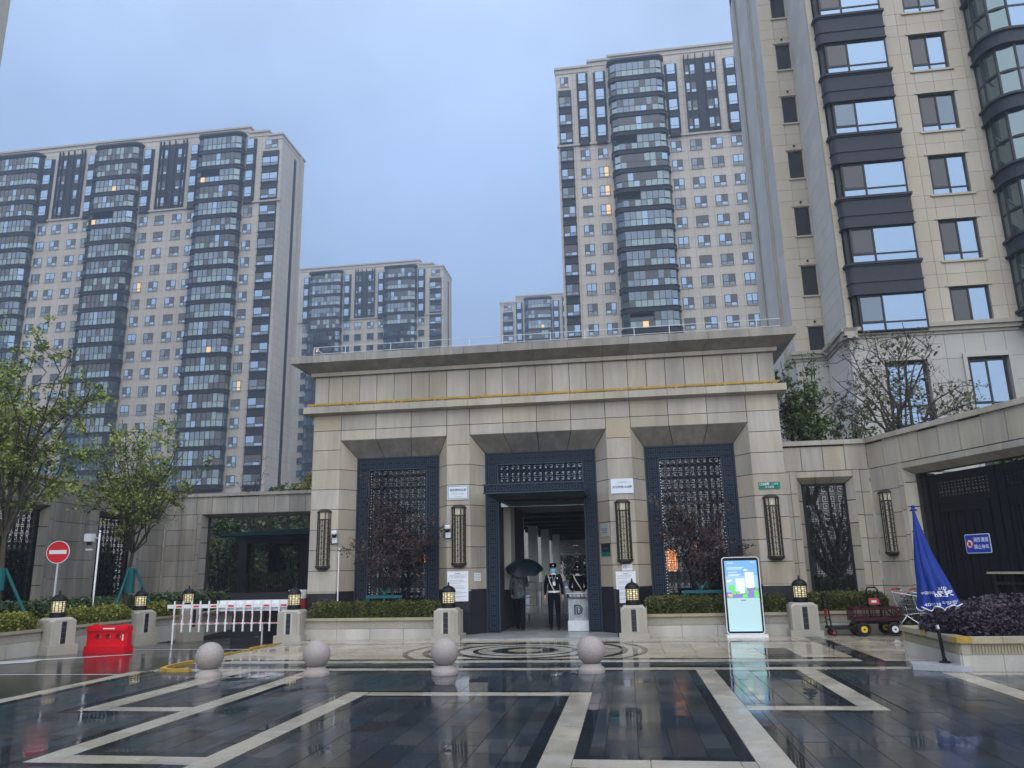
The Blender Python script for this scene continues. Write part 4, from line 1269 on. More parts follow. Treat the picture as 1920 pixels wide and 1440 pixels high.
# security cameras
def camera_unit(label, loc, arm):
    t = thing('security_camera', label, 'camera', loc)
    x, y, z = loc
    MB().lathe([(.03, 0), (.075, .03), (.085, .06), (.085, .11), (.06, .13)], (x, y - .16, z), 16).done('housing', M['white'], t, smooth=40)
    MB().sphere((x, y - .16, z + .01), .068, 14, 8).done('dome', M['black'], t, smooth=True)
    piece('bracket_box', t, M['galv'], x - .06, x + .08, y - .14, y - .02, z - .2, z - .06)
    MB().tube([(x, y - .02, z - .1), (x - .1, y - .03, z - .02), (x - .16, y - .03, z - .12), (x - .1, y - .03, z - .24), (x, y - .03, z - .2)], .01, 6).done('cable', M['black'], t, smooth=True)
    MB().tube([(x, y - .16, z + .1), (x, y - .08, z + .12), (x, y - .02, z - .06)], .022, 8).done('arm', M['white'], t, smooth=True)
    return t
camera_unit('white dome security camera beside the leftmost wall lantern', (-7.78, YF, 2.62), 0)
camera_unit('white dome security camera left of the lantern by the entrance', (-4.66, YF, 2.68), 0)

# ------------------------------------------------------------------ towers
FH = 2.96
PANES = ['g_sky', 'g_mid', 'g_dark', 'g_green', 'curtain', 'g_lit']
PMATS = [M['win_frame']] + [M[p] for p in PANES] + [M['ledge'], M['tower_dark']]
LEDGE, TDARK = 7, 8
def win_mesh(w, h, kind, cols=2, low=.32, sill=True):
    """window facing -Y, origin bottom centre; frame, panes, sill"""
    mb = MB()
    f = .1
    mb.box(-w / 2, w / 2, -.02, .05, 0, h, 0)
    lh = h * low
    cw = (w - f * (cols + 1)) / cols
    for c in range(cols):
        x0 = -w / 2 + f + c * (cw + f)
        for z0, z1, row in ((f, lh - f / 2, 0), (lh + f / 2, h - f, 1)):
            mb.quad((x0, -.026, z0), (x0 + cw, -.026, z0), (x0 + cw, -.026, z1), (x0, -.026, z1), 1 + kind[(c + row * cols) % len(kind)])
    if sill:
        mb.box(-w / 2 - .1, w / 2 + .1, -.12, .02, -.1, -.002, LEDGE)
    return mb.mesh('window', PMATS)
_wm = {}
def get_win(w, h, lit=False, **kw):
    w = round(w, 1)
    r = random.random()
    if lit: kind = (0, 5, 0, 5)
    elif r < .33: kind = (1, 0, 0, 2)
    elif r < .62: kind = (0, 1, 2, 0)
    elif r < .7: kind = (1, 1, 0, 0)
    elif r < .9: kind = (1, 1, 1, 2)
    else: kind = (1, 0, 2, 2)
    k = (w, h, kind, tuple(kw.items()))
    if k not in _wm: _wm[k] = win_mesh(w, h, kind, **kw)
    return _wm[k]
def arc_plan(w, d, r, n=5):
    """bay plan, from left wall point round the front to the right wall point (facing -Y)"""
    P = [(-w / 2, 0)]
    for k in range(n + 1):
        a = math.pi / 2 * k / n
        P.append((-w / 2 + r - r * math.cos(a), -d + r - r * math.sin(a)))
    for k in range(n + 1):
        a = math.pi / 2 * (1 - k / n)
        P.append((w / 2 - r + r * math.cos(a), -d + r - r * math.sin(a)))
    P.append((w / 2, 0))
    return P
def bay_mesh(w, var, d=1.5, r=1.1):
    mb = MB()
    R = random.Random(var)
    out_ = arc_plan(w, d, r)
    big = arc_plan(w + .24, d + .12, r)
    inn = arc_plan(w - .14, d - .07, r - .04)
    def wall(plan, z0, z1, m):
        for a, b in zip(plan, plan[1:]): mb.quad((a[0], a[1], z0), (b[0], b[1], z0), (b[0], b[1], z1), (a[0], a[1], z1), m)
    mb.prism(big, -.62, -.5, TDARK)
    mb.prism(out_, -.5, -.02, TDARK)
    mb.prism(big, -.02, .06, TDARK)
    # segments of the glass line
    seg = [inn[0], inn[1], inn[3], inn[6]]
    n = max(5, round((w - 2 * r) / .82))
    x0, x1 = inn[6][0], inn[7][0]
    seg += [(x0 + (x1 - x0) * k / n, inn[6][1]) for k in range(1, n)]
    seg += [inn[7], inn[10], inn[12], inn[13]]
    op = R.random() < .22
    ho, hw = R.randint(2, max(3, n - 4)), n // 2
    base = R.choice([1, 1, 1, 2])
    for i, (a, b) in enumerate(zip(seg, seg[1:])):
        opened = op and ho <= i <= ho + hw
        for row, (z0, z1) in enumerate(((.09, 1.02), (1.1, 2.3))):
            if row == 1 and opened: continue
            q = R.random()
            m = base if q < .62 else 3 if q < .74 else 4 if q < .79 else 2 if q < .93 else 0
            if row == 0 and q < .4: m = 3
            if var >= 100 and i == 3 + var % 5 and row == 0: m = 5
            mb.quad((a[0], a[1], z0), (b[0], b[1], z0), (b[0], b[1], z1), (a[0], a[1], z1), 1 + m)
        if not opened or i == ho:
            mb.box(a[0] - .035, a[0] + .035, a[1] - .05, a[1] + .03, .06, 2.34, 0)
        else:
            mb.box(a[0] - .02, a[0] + .02, a[1] - .05, a[1] + .03, .06, 1.06, 0)
    mb.prism([(x * 1.004, y * 1.03) for x, y in inn], 1.03, 1.09, 0)
    wall(arc_plan(w - 1.2, .4, .1), .06, 2.34, 3)      # dim room behind
    return mb.mesh('bay', PMATS)
_bm = {}
def get_bay(w):
    k = (round(w, 1), random.randrange(14) if random.random() > .075 else 100 + random.randrange(5))
    if k not in _bm: _bm[k] = bay_mesh(k[0], k[1])
    return _bm[k]
def oriel_mesh(w):
    mb = MB()
    d = .5
    P = [(-w / 2, 0), (-w / 2 + .18, -d), (w / 2 - .18, -d), (w / 2, 0)]
    B = [(x * 1.08, y * 1.15) for x, y in P]
    mb.prism(B, -.55, -.42, TDARK); mb.prism(P, -.42, .5, TDARK); mb.prism(B, .5, .6, TDARK)
    mb.prism([(x * .98, y * .98) for x, y in P], .6, 2.42, 0)
    for a, b in zip(P, P[1:]):
        e0, e1 = Vector((*a, 0)), Vector((*b, 0))
        u = (e1 - e0).normalized()
        e0, e1 = e0 + u * .06, e1 - u * .06
        for z0, z1, m in ((.66, 1.05, 1), (1.12, 2.34, 1)):
            mb.quad((e0.x, e0.y, z0), (e1.x, e1.y, z0), (e1.x, e1.y, z1), (e0.x, e0.y, z1), 1 + (0 if abs(u.x) > .9 else 2))
    return mb.mesh('oriel', PMATS)
_om = {}
def tower(name, label, Y, edge, sgn, layout, width, zmin, depth=16, ztop=75.7, steps=((0, 73.75), (2.5, 74.6), (5.9, 75.7)), zb=61.6, lit=()):
    """edge: x of the visible corner; sgn -1: layout runs to the left of it"""
    X = lambda d: edge + sgn * d
    t = thing(name, label, 'tower', (X(width / 2), Y, -1.5))
    body = MB()
    for k, (d0, zt) in enumerate(steps):
        d1 = steps[k + 1][0] if k + 1 < len(steps) else width
        a, b = sorted((X(d0), X(d1)))
        body.box(a, b, Y, Y + depth, -1.5, zt)
    body.done('wall', M['twall'], t)
    for k, (d0, zt) in enumerate(steps):
        d1 = steps[k + 1][0] if k + 1 < len(steps) else width
        a, b = sorted((X(d0), X(d1)))
        piece('parapet', t, M['ledge'], a - .15, b + .15, Y - .22, Y + depth + .2, zt - .02, zt + .32)
        piece('parapet', t, M['ledge'], a - .05, b + .05, Y - .1, Y + depth + .1, zt - .75, zt - .6)
    a, b = sorted((X(-.1), X(width)))
    piece('belt_course', t, M['ledge'], a, b, Y - .25, Y + .3, zb - .02, zb + .28)
    nfl = int((zb - zmin) / FH) + 1
    for kind, d0, d1 in layout:
        xc, w = (X(d0) + X(d1)) / 2, abs(d1 - d0)
        if kind == 'bay':
            for j in range(-nfl, 4):
                z = zb + .75 + j * FH
                if z > zmin: put('bay_balcony', get_bay(w), (xc, Y + .02, z), t)
            piece('bay_back', t, M['tower_dark'], xc - w / 2 + .1, xc + w / 2 - .1, Y - .06, Y + .1, zmin, zb + 12.5)
            MB().prism([(xc + x, Y + .02 + y) for x, y in arc_plan(w + .3, 1.62, 1.1)], zb + 12.45, zb + 12.75).done('bay_roof', M['tower_dark'], t)
        elif kind == 'nar':
            if round(w, 1) not in _om: _om[round(w, 1)] = oriel_mesh(round(w, 1))
            piece('dark_strip', t, M['tower_dark'], xc - w / 2 - .1, xc + w / 2 + .1, Y - .09, Y + .05, zb + .3, zb + 11.9)
            for j in range(4): put('oriel_window', _om[round(w, 1)], (xc, Y - .05, zb + .4 + j * FH), t)
            for j in range(nfl):
                z = zb - 2.35 - j * FH
                if z > zmin: put('window', get_win(w - .1, 1.65, (d0, j) in lit), (xc, Y, z), t)
        elif kind == 'panel':
            piece('dark_panel', t, M['tower_dark'], xc - w / 2, xc + w / 2, Y - .12, Y + .05, zb + .3, zb + 12.4)
            for q in range(6):
                fx = xc - w / 2 + (.12, .75, 1.75, 2.9, w - .7, w - .12)[q]
                piece('fin', t, M['tower_dark'], fx - .06, fx + .06, Y - .42, Y - .11, zb + .35, zb + 13.0)
            for dx in (-w * .31, w * .31):
                for j in range(4): put('window', get_win(1.5, 1.7, sill=False), (xc + dx, Y - .14, zb + .85 + j * FH), t)
                for j in range(nfl):
                    z = zb - 2.35 - j * FH
                    if z > zmin: put('window', get_win(1.7, 1.65), (xc + dx, Y, z), t)
        elif kind == 'corner':
            piece('dark_strip', t, M['tower_dark'], xc - w / 2 - .05, xc + w / 2 + .05, Y - .14, Y + .05, zmin, zb + 9.3)
            put('window', get_win(w - .6, 1.6), (xc, Y, zb + 10), t)
            for j in range(-3, nfl):
                z = zb - 2.35 - j * FH
                if z > zmin:
                    put('window', get_win(w, 1.7, sill=False, cols=2 if w > 2 else 2), (xc, Y - .16, z), t)
                    piece('spandrel_ledge', t, M['tower_dark'], xc - w / 2 - .1, xc + w / 2 + .1, Y - .34, Y - .141, z - .16, z - .02)
                    piece('spandrel_ledge', t, M['tower_dark'], xc - w / 2 - .1, xc + w / 2 + .1, Y - .3, Y - .141, z + 1.73, z + 1.85)
        elif kind == 'win':
            for j in range(nfl):
                z = zb - 2.35 - j * FH
                if z > zmin: put('window', get_win(w, 1.65), (xc, Y, z), t)
    # side face: dark vertical slot with small windows
    if sgn < 0:
        for yy in (Y + 5.2,):
            piece('side_slot', t, M['tower_dark'], X(0) - .1, X(0) + .03, yy - .5, yy + .5, zmin, 72)
        piece('side_pilaster', t, M['ledge'], X(0) - .1, X(0) + .25, Y + 7, Y + 7.6, zmin, 73.5)
    return t
LAY = [('corner', .5, 3.3), ('nar', 4.6, 6.2), ('bay', 6.5, 14.6), ('nar', 14.75, 16.25), ('panel', 17.1, 22.2), ('nar', 23.3, 24.9), ('bay', 25.3, 33.8), ('nar', 33.9, 35.4), ('panel', 36.2, 41.3), ('nar', 42.2, 43.9), ('bay', 44.2, 52.7), ('nar', 52.9, 54.5)]
random.seed(21)
tower('apartment_tower', 'large beige apartment tower at left with three stacks of dark balconies', 109.5, -53.7, -1, LAY, 62, 14, depth=9, lit={(4.6, 10), (23.3, 4)})
tower('apartment_tower', 'hazy middle apartment tower between the left tower and the gap of sky', 171, -40.6, -1, LAY[:8], 40, 14, depth=9)
LAY3 = [('corner', .4, 2.2), ('nar', 3.2, 4.7), ('nar', 5.7, 7.3), ('bay', 7.8, 15.8), ('nar', 16.1, 17.7), ('panel', 18.8, 23.4), ('nar', 24.5, 26.1), ('bay', 26.6, 34.5)]
tower('apartment_tower', 'beige apartment tower right of centre with one central balcony stack', 101.5, -6.9, 1, LAY3, 40, 31, steps=((0, 74.5), (4.9, 75.3), (7.9, 75.8)), lit={(5.7, 1), (5.7, 2), (5.7, 3)})
LAY4 = [('corner', .9, 3.6), ('nar', 4.6, 6.2), ('bay', 6.9, 14.4), ('nar', 14.8, 16.4), ('panel', 17.3, 22)]
tower('apartment_tower', 'small hazy far apartment tower whose top shows left of the right tower', 200, -31.4, 1, LAY4, 34, 50, steps=((0, 73.6), (4.5, 75.2)), depth=12)
# sliver of another block in the upper left corner
t = thing('apartment_block', 'pale edge of an apartment block cut off by the upper left corner', 'tower', (-64, 46, -1.5))
MB().box(-75, -52.5, 40, 52, -1.5, 75).done('wall', M['twall'], t)
piece('corner_pilaster', t, M['ledge'], -53.2, -52.35, 50.8, 52.2, -1.5, 75)
for k in range(20): put('window', get_win(1.6, 1.65), (-56, 40, 5 + k * 2.96), t)

# ------------------------------------------------------------------ near tower at right
TY = 31.2
nt_ = thing('near_tower', 'near cream clad apartment tower rising out of the frame at right', 'tower', (14, 34, 0))
ST = 2.9
ZS = [10.47 + ST * k for k in range(-0, 9)]        # window bottoms
ZTOP = 34
nb_ = MB()
nb_.box(9.22, 26, TY + .22, 41.4, -1.4, 44)
nb_.box(7.88, 9.3, 34.62, 41.4, -1.4, 44)
nb_.done('wall_core', M['joint'], nt_)
rows = []
z = 10.75
for zs in ZS:
    for a, b in ((zs, zs + .89), (zs + .89, zs + 1.78), (zs + 1.78, zs + 2.34), (zs + 2.34, zs + 2.9)):
        if b > 10.8 and a < ZTOP: rows.append((max(a, 10.75), b))
def nslab(x0, x1, z0, z1, y0, y1, nm='cladding_slab', mt='nwall'):
    return piece(nm, nt_, M[mt], x0 + .006, x1 - .006, y0, y1, z0 + .006, z1 - .006)
def is_win_row(z0, z1):
    return any(zs - .01 <= z0 and z1 <= zs + 1.79 for zs in ZS)
for z0, z1 in rows:
    if z0 > 30: continue
    cols = [(9.2, 9.45), (12.2, 12.88), (12.88, 13.25), (14.72, 15.3), (15.3, 15.75)]
    if not is_win_row(z0, z1): cols += [(13.25, 13.98), (13.98, 14.72)]
    for a, b in cols: nslab(a, b, z0, z1, TY, TY + .215)
    # niche wall with the small windows, side walls
    for a, b in ((7.85, 8.5), (9.15, 9.4)) if is_win_row(z0, z1) else ((7.85, 8.5), (8.5, 9.15), (9.15, 9.4)):
        nslab(a, b, z0, z1, 34.4, 34.6)
    for k in range(4):
        ya = TY + .22 + k * .79
        piece('return_slab', nt_, M['nwall_side_lit'], 9.195, 9.218, ya + .006, min(ya + .79, 34.39) - .006, z0 + .006, z1 - .006)
for z0 in np.arange(4.0, 34, 1.16):
    for k in range(7):
        ya = 34.41 + k * 1.0
        piece('return_slab', nt_, M['nwall_side_lit'], 7.845, 7.878, ya + .006, ya + .994, z0 + .006, z0 + 1.154)
piece('drain_pipe', nt_, M['ledge'], 7.72, 7.84, 36.0, 36.15, 0, 40)
MB().tube([(7.74, 39.5, 0), (7.74, 39.5, 40)], .07, 8).done('drain_pipe', M['ledge'], nt_)
def big_win(par, x0, x1, z0, z1, y, split=.42, low=.34, kinds=('g_dark', 'g_sky'), curt=False):
    t = MB().box(x0, x1, y, y + .06, z0, z1).done('window', M['win_frame'], par)
    xm = x0 + (x1 - x0) * split
    f = .06
    zl = z0 + low
    n = 0
    for a, b, k in ((x0 + f, xm - f / 2, 0), (xm + f / 2, x1 - f, 1)):
        piece('pane', t, M['g_sky'], a, b, y - .012, y - .002, z0 + f, zl - f / 2)
        piece('pane', t, M[kinds[k]], a, b, y - .012, y - .002, zl + f / 2, z1 - f)
    fr = MB()
    fr.box(x0, x1, y - .04, y - .0135, zl - .03, zl + .03).box(xm - .035, xm + .035, y - .045, y - .0136, z0, z1)
    fr.box(x0, x0 + .05, y - .05, y - .0137, z0, z1).box(x1 - .05, x1, y - .05, y - .0137, z0, z1).box(x0 + .05, x1 - .05, y - .049, y - .0138, z1 - .05, z1).box(x0 + .05, x1 - .05, y - .049, y - .0138, z0, z0 + .05)
    fr.box(x0 + .07, xm - .05, y - .034, y - .0139, zl + .03, zl + .07).box(x0 + .07, xm - .05, y - .034, y - .0139, z1 - .09, z1 - .05).box(x0 + .05, x0 + .09, y - .034, y - .0139, zl + .03, z1 - .05)
    fr.done('frame', M['win_frame'], t)
    return t
for zs in ZS[:8]:
    big_win(nt_, 13.28, 14.69, zs + .01, zs + 1.77, TY + .16, .5, kinds=('g_dark', random.choice(['g_sky', 'g_sky', 'g_mid'])))
    piece('window_sill', nt_, M['nwall'], 13.12, 14.86, TY - .07, TY + .1, zs - .09, zs - .001)
    piece('window_head', nt_, M['nwall'], 13.14, 14.84, TY - .05, TY - .001, zs + 1.785, zs + 1.86)
    # small niche window
    piece('window', nt_, M['win_frame'], 8.51, 9.14, 34.5, 34.58, zs + .02, zs + 1.4)
    piece('pane', nt_, M['g_dark'], 8.57, 9.08, 34.488, 34.499, zs + .1, zs + 1.32)
    nslab(8.5, 9.15, zs + 1.42, zs + 1.78, 34.4, 34.6)
    piece('window_sill', nt_, M['nwall'], 8.42, 9.23, 34.32, 34.45, zs - .07, zs + .0)
    piece('window_head', nt_, M['nwall'], 8.4, 9.25, 34.345, 34.399, zs + 1.46, zs + 1.53)
    MB().sphere((8.8, 34.3, zs + 1.64), .055, 10, 6).done('vent_cap', M['black'], nt_, smooth=True)
# charcoal bay (left) and rounded balcony stack (right)
def bplan(x0, x1, d, r, n=6):
    P = [(x0, 0)]
    for k in range(n + 1):
        a = math.pi / 2 * k / n
        P.append((x0 + r - r * math.cos(a), -d + r - r * math.sin(a)))
    P += [(x1, -d), (x1, 0)]
    return P
for k in range(8):
    zt = 10.48 + ST * k
    if k > 0:
        band = MB()
        p0 = [(x, TY + y) for x, y in bplan(9.42, 12.19, .42, .22)]
        p1 = [(x, TY + y) for x, y in bplan(9.33, 12.25, .52, .26)]
        p2 = [(x, TY + y) for x, y in bplan(9.38, 12.22, .46, .24)]
        band.prism(p0, zt - 1.3, zt - .1); band.prism(p1, zt - .1, zt); band.prism(p2, zt - .85, zt - .8); band.prism(p2, zt - 1.36, zt - 1.3); band.prism(p2, zt - .16, zt - .1)
        band.done('bay_spandrel', M['spandrel'], nt_)
    MB().box(9.5, 12.17, TY - .2, TY + .2, zt, zt + 1.54).done('bay_core', M['win_frame'], nt_)
    big_win(nt_, 9.66, 12.18, zt + .02, zt + 1.54, TY - .3, .36, .36, kinds=('g_dark' if k % 3 else 'g_mid', 'g_sky'))
    piece('pane', nt_, M['g_mid'], 9.488, 9.499, TY - .16, TY + .15, zt + .1, zt + 1.45)
for k in range(8):
    zt = 11.05 + ST * k
    X0, X1 = 15.6, 24
    p0 = [(x, TY + y) for x, y in bplan(X0, X1, 1.5, .95)]
    p1 = [(x, TY + y) for x, y in bplan(X0 - .1, X1, 1.6, 1.0)]
    band = MB(); band.prism(p0, zt - .62, zt - .1); band.prism(p1, zt - .1, zt); band.prism(p1, zt - .7, zt - .62)
    band.done('balcony_band', M['spandrel'], nt_)
    pg_ = [(x, TY + y) for x, y in bplan(X0 + .07, X1, 1.43, .9)]
    gl = MB(); fr = MB()
    seg = [pg_[0], pg_[1], pg_[4], pg_[7]] + [(pg_[7][0] + .85 * q, pg_[7][1]) for q in range(1, 8)]
    for i, (a, b) in enumerate(zip(seg, seg[1:])):
        for z0, z1 in ((zt + .05, zt + 1.0), (zt + 1.1, zt + 2.2)):
            gl.quad((a[0], a[1], z0), (b[0], b[1], z0), (b[0], b[1], z1), (a[0], a[1], z1), (0 if i < 3 else (1 if (i + k) % 3 else 2)))
        fr.box(a[0] - .04, a[0] + .04, a[1] - .045, a[1] + .045, zt, zt + 2.2)
    fr.prism([(x, y - .01) for x, y in pg_], zt + 1.0, zt + 1.1)
    gl.done('balcony_glass', [M['g_green'], M['g_sky'], M['g_mid']], nt_)
    fr.done('balcony_frame', M['win_frame'], nt_)
# belt and pale podium storeys
def beltseg(p0, p1):
    Mx, Ln = wall_frame(p0, p1)
    for a, b, z0, z1 in ((-.1, .3, 10.3, 10.42), (-.2, .3, 10.42, 10.58), (-.3, .3, 10.58, 10.74)):
        piece('belt_course', nt_, M['ledge'], 0, Ln, a, b, z0, z1, Mx)
beltseg((8.95, TY), (26, TY))
beltseg((9.2, 34.4), (9.2, TY - .3))
beltseg((7.6, 34.4), (9.2, 34.4))
for z0 in (1, 2.3, 3.6, 4.9, 6.05, 7.2, 8.35, 9.3):
    z1 = {1: 2.3, 2.3: 3.6, 3.6: 4.9, 4.9: 6.05, 6.05: 7.2, 7.2: 8.35, 8.35: 9.3, 9.3: 10.3}[z0]
    wr_ = 4.9 <= z0 and z1 <= 9.31
    for a, b in ((9.2, 9.9), (9.9, 10.4), (12.0, 12.75), (12.75, 13.45), (14.95, 15.7), (15.7, 16.6), (16.6, 17.6), (17.6, 18.6)) + (() if wr_ else ((10.4, 11.2), (11.2, 12.0), (13.45, 14.2), (14.2, 14.95))):
        nslab(a, b, z0, z1, TY - .05, TY + .215, 'podium_slab', 'nwall_pod')
    for k in range(3):
        ya = TY + .22 + k * 1.05
        piece('return_slab', nt_, M['nwall_side_lit'], 9.16, 9.218, ya + .006, ya + 1.044, z0 + .006, z1 - .006)
    for a, b in ((7.8, 8.45), (8.45, 9.16)):
        nslab(a, b, z0, z1, 34.35, 34.6, 'podium_slab', 'nwall_pod')
for x0, x1 in ((10.4, 12.0), (13.45, 14.95)):
    big_win(nt_, x0 + .08, x1 - .08, 6.75, 9.22, TY + .12, .5, .75, kinds=('g_sky', 'g_sky'))
    piece('window_panel', nt_, M['spandrel'], x0 + .08, x1 - .08, TY + .12, TY + .18, 4.95, 6.72)
    for q in range(1, 4): piece('panel_rib', nt_, M['win_frame'], x0 + .08 + (x1 - x0 - .16) * q / 4 - .03, x0 + .08 + (x1 - x0 - .16) * q / 4 + .03, TY + .09, TY + .119, 4.95, 6.72)
    for a, b, c, d in ((x0 - .14, x0 - .002, 4.9, 9.4), (x1 + .002, x1 + .14, 4.9, 9.4), (x0 - .14, x1 + .14, 9.31, 9.48)):
        piece('window_surround', nt_, M['nwall_pod'], a, b, TY - .13, TY - .051, c, d)

# ------------------------------------------------------------------ sphere bollards
def make_bollard():
    t = thing('sphere_bollard', 'ball', 'bollard', (0, 0, 0), group='granite ball bollards')
    MB().lathe([(.21, 0), (.215, .045), (.2, .075), (.16, .11), (.15, .14)], n=36).done('base', M['ball'], t, smooth=35)
    MB().sphere((0, 0, .335), .225, 40, 24).done('ball', M['ball'], t, smooth=True)
    return t
b0 = make_bollard()
bl = [(-6.93, 12.55, 'speckled granite ball bollard nearest the yellow kerb, leftmost of four'), (-5.18, 12.8, 'speckled granite ball bollard in front of the left pedestal, second from left'), (-3.05, 12.95, 'speckled granite ball bollard left of the ring pattern, third from left'), (-.67, 13.1, 'speckled granite ball bollard in front of the guards, rightmost of four')]
b0.location = (*bl[0][:2], 0); b0['label'] = bl[0][2]
for x, y, l_ in bl[1:]: copy_tree(b0, (x, y, 0), random.uniform(0, 6), l_)

# ------------------------------------------------------------------ screen kiosk
ks = thing('screen_kiosk', 'upright white framed digital screen showing towers under a blue sky', 'kiosk', (2.63, 19.3, 0))
KZ = .07
MB().box(2.17, 3.09, 19.12, 19.46, 0, .06).done('base_plate', M['white'], ks)
F = frame((2.62, 19.27, .94), (1, 0, 0), (0, 0, 1))
mb = MB(); onF(F, mb, rrect(.82, 1.72, .07), -.06, .05); mb.done('body', M['black'], ks)
mb = MB()
oP, iP = rrect(.86, 1.75, .08), rrect(.825, 1.715, .065)
n = len(oP)
V = [F @ Vector((x, y, .0)) for x, y in oP] + [F @ Vector((x, y, .0)) for x, y in iP] + [F @ Vector((x, y, -.07)) for x, y in oP] + [F @ Vector((x, y, -.07)) for x, y in iP]
mb.add(V, [(i, (i + 1) % n, n + (i + 1) % n, n + i) for i in range(n)] + [(2 * n + i, 2 * n + (i + 1) % n, (i + 1) % n, i) for i in range(n)] + [(3 * n + i, n + i, n + (i + 1) % n, 3 * n + (i + 1) % n) for i in range(n)])
mb.done('trim', M['white'], ks)
def em(name, c, s=.2): return mat(name, c, .3, emit=c, es=s)
SKY1, SKY2, PAPER = em('screen_sky', (.2, .42, .72), .18), em('screen_sky_low', (.34, .54, .74), .18), em('screen_white', (.45, .66, .68), .16)
SG, SPU, SWH, SYE, SPK = em('screen_green', (.12, .5, .12), .4), em('screen_purple', (.2, .16, .4), .35), em('screen_building', (.7, .78, .7), .25), em('screen_yellow', (.8, .8, .35), .6), em('screen_pink', (.8, .3, .35), .4)
def scr(nm, m_, poly, z): 
    mb = MB(); onF(F, mb, poly, z, .001); mb.done(nm, m_, ks)
R = lambda a, b, c, d: [(a, c), (b, c), (b, d), (a, d)]
scr('screen_sky', SKY1, R(-.37, .37, .45, .79), .002)
scr('screen_sky', SKY2, R(-.37, .37, -.06, .449), .002)
scr('screen_ground', SPU, R(-.37, .37, -.06, .07), .0035)
scr('screen_ground', SPU, R(.1, .37, .07, .17), .0035)
for a, c, h in ((-.14, .04, .34), (.08, .16, .36)):
    scr('screen_building', SWH, [(a, c + .03), (a + .04, c), (a + .17, c), (a + .2, c + .03), (a + .2, c + h), (a, c + h)], .005)
    scr('screen_building_stripe', SYE, R(a + .08, a + .11, c, c + h - .02), .0065)
    for q in range(8): scr('screen_floor_line', SKY2, R(a + .01, a + .19, c + .05 + q * .036, c + .054 + q * .036), .0068)
for cx, cz, r_ in ((-.24, .17, .075), (-.2, .06, .05), (-.1, .06, .04), (.09, .07, .045), (.3, .06, .05), (-.28, -.02, .045), (.05, -.03, .06), (.31, -.01, .06), (.33, .17, .035)):
    scr('screen_tree', SG, [(x, max(z, -.06)) for x, z in disc(r_, 12, (cx, cz))], .008)
scr('screen_flower', SPK, R(-.34, -.24, -.01, .03), .0085)
for cx, cz in ((-.27, .33), (.1, .56), (-.31, .31)):
    scr('screen_cloud', SWH, R(cx - .05, cx + .05, cz - .01, cz + .012), .009)
    scr('screen_cloud', SWH, R(cx - .025, cx + .03, cz + .012, cz + .03), .009)
for q, (a, w_, z_) in enumerate(((-.32, .16, .73), (.22, .1, .74), (-.32, .38, .62), (-.32, .34, .59), (-.3, .2, .52), (-.3, .3, .47), (-.3, .24, .44))):
    scr('screen_text', SWH, R(a, a + w_, z_, z_ + .013), .004)
scr('poster', PAPER, R(-.37, .37, -.81, -.062), .002)
scr('poster_text', M['ink'], R(-.06, .06, -.125, -.105), .0035)
for x in (-.34, .34): scr('poster_pin', M['ink'], disc(.008, 8, (x, -.78)), .0035)

# ------------------------------------------------------------------ flatbed hand truck
ht = thing('hand_truck', 'black flatbed hand truck with upright handle left of the wagon', 'hand truck', (4.95, 19.55, 0))
x0, x1, y0, y1 = 4.52, 5.22, 19.35, 19.85
MB().box(x0, x1, y0, y1, .15, .19).done('deck', M['black'], ht)
MB().box(x0 - .01, x1 + .01, y0 - .01, y0, .14, .2).box(x0 - .01, x1 + .01, y1, y1 + .01, .14, .2).done('deck_edge', M['rubber'], ht)
MB().tube([(4.55, 19.4, .19), (4.5, 19.4, .9), (4.5, 19.43, .94), (4.5, 19.77, .94), (4.5, 19.8, .9), (4.55, 19.8, .19)], .017, 8).done('handle', M['black'], ht, smooth=True)
MB().tube([(4.54, 19.4, .35), (4.54, 19.8, .35)], .012, 6).done('crossbar', M['black'], ht)
piece('label_plate', ht, M['redtag'], 4.5, 4.515, 19.46, 19.74, .42, .58)
wh = MB().lathe([(.03, -.02), (.065, -.02), (.07, 0), (.065, .02), (.03, .02)], n=16, axis='y').mesh('wheel', M['rubber'], smooth=35)
for x in (4.6, 5.14):
    for y in (19.42, 19.78):
        w_ = put('wheel', wh, (x, y, .07), ht)
        MB().lathe([(.035, -.022), (.035, .022)], (x, y, .07), 12, axis='y').done('hub', M['redtag'], w_)
        piece('fork', ht, M['steel'], x - .02, x + .02, y - .03, y + .03, .125, .15)

# ------------------------------------------------------------------ maroon wagon
wg = thing('garden_wagon', 'maroon mesh sided garden wagon with fat tyres and yellow rims', 'wagon', (5.55, 19.55, 0))
x0, x1, y0, y1 = 5.02, 6.08, 19.25, 19.8
MB().box(x0, x1, y0, y1, .33, .36).done('bed', M['maroon'], wg)
for a, b, c, d, nm in ((x0, x1, y0, y0 + .02, 'side_panel'), (x0, x1, y1 - .02, y1, 'side_panel'), (x0, x0 + .02, y0, y1, 'end_panel'), (x1 - .02, x1, y0, y1, 'end_panel')):
    mb = MB()
    mb.box(a, b, c, d, .36, .4).box(a, b, c, d, .585, .62)
    L_ = max(b - a, d - c)
    for q in range(6):
        s_ = q / 5
        if b - a > d - c: mb.box(a + s_ * (L_ - .02), a + s_ * (L_ - .02) + .02, c + .001, d - .001, .4, .585)
        else: mb.box(a + .001, b - .001, c + s_ * (L_ - .02), c + s_ * (L_ - .02) + .02, .4, .585)
    for q in range(1, 4): 
        z_ = .4 + q * .046
        if b - a > d - c: mb.box(a, b, c + .008, d - .008, z_ - .004, z_ + .004)
        else: mb.box(a + .008, b - .008, c, d, z_ - .004, z_ + .004)
    mb.done(nm, M['maroon'], wg)
MB().box(x0 + .05, x1 - .05, y0 + .1, y1 - .1, .26, .33).done('chassis', M['black'], wg)
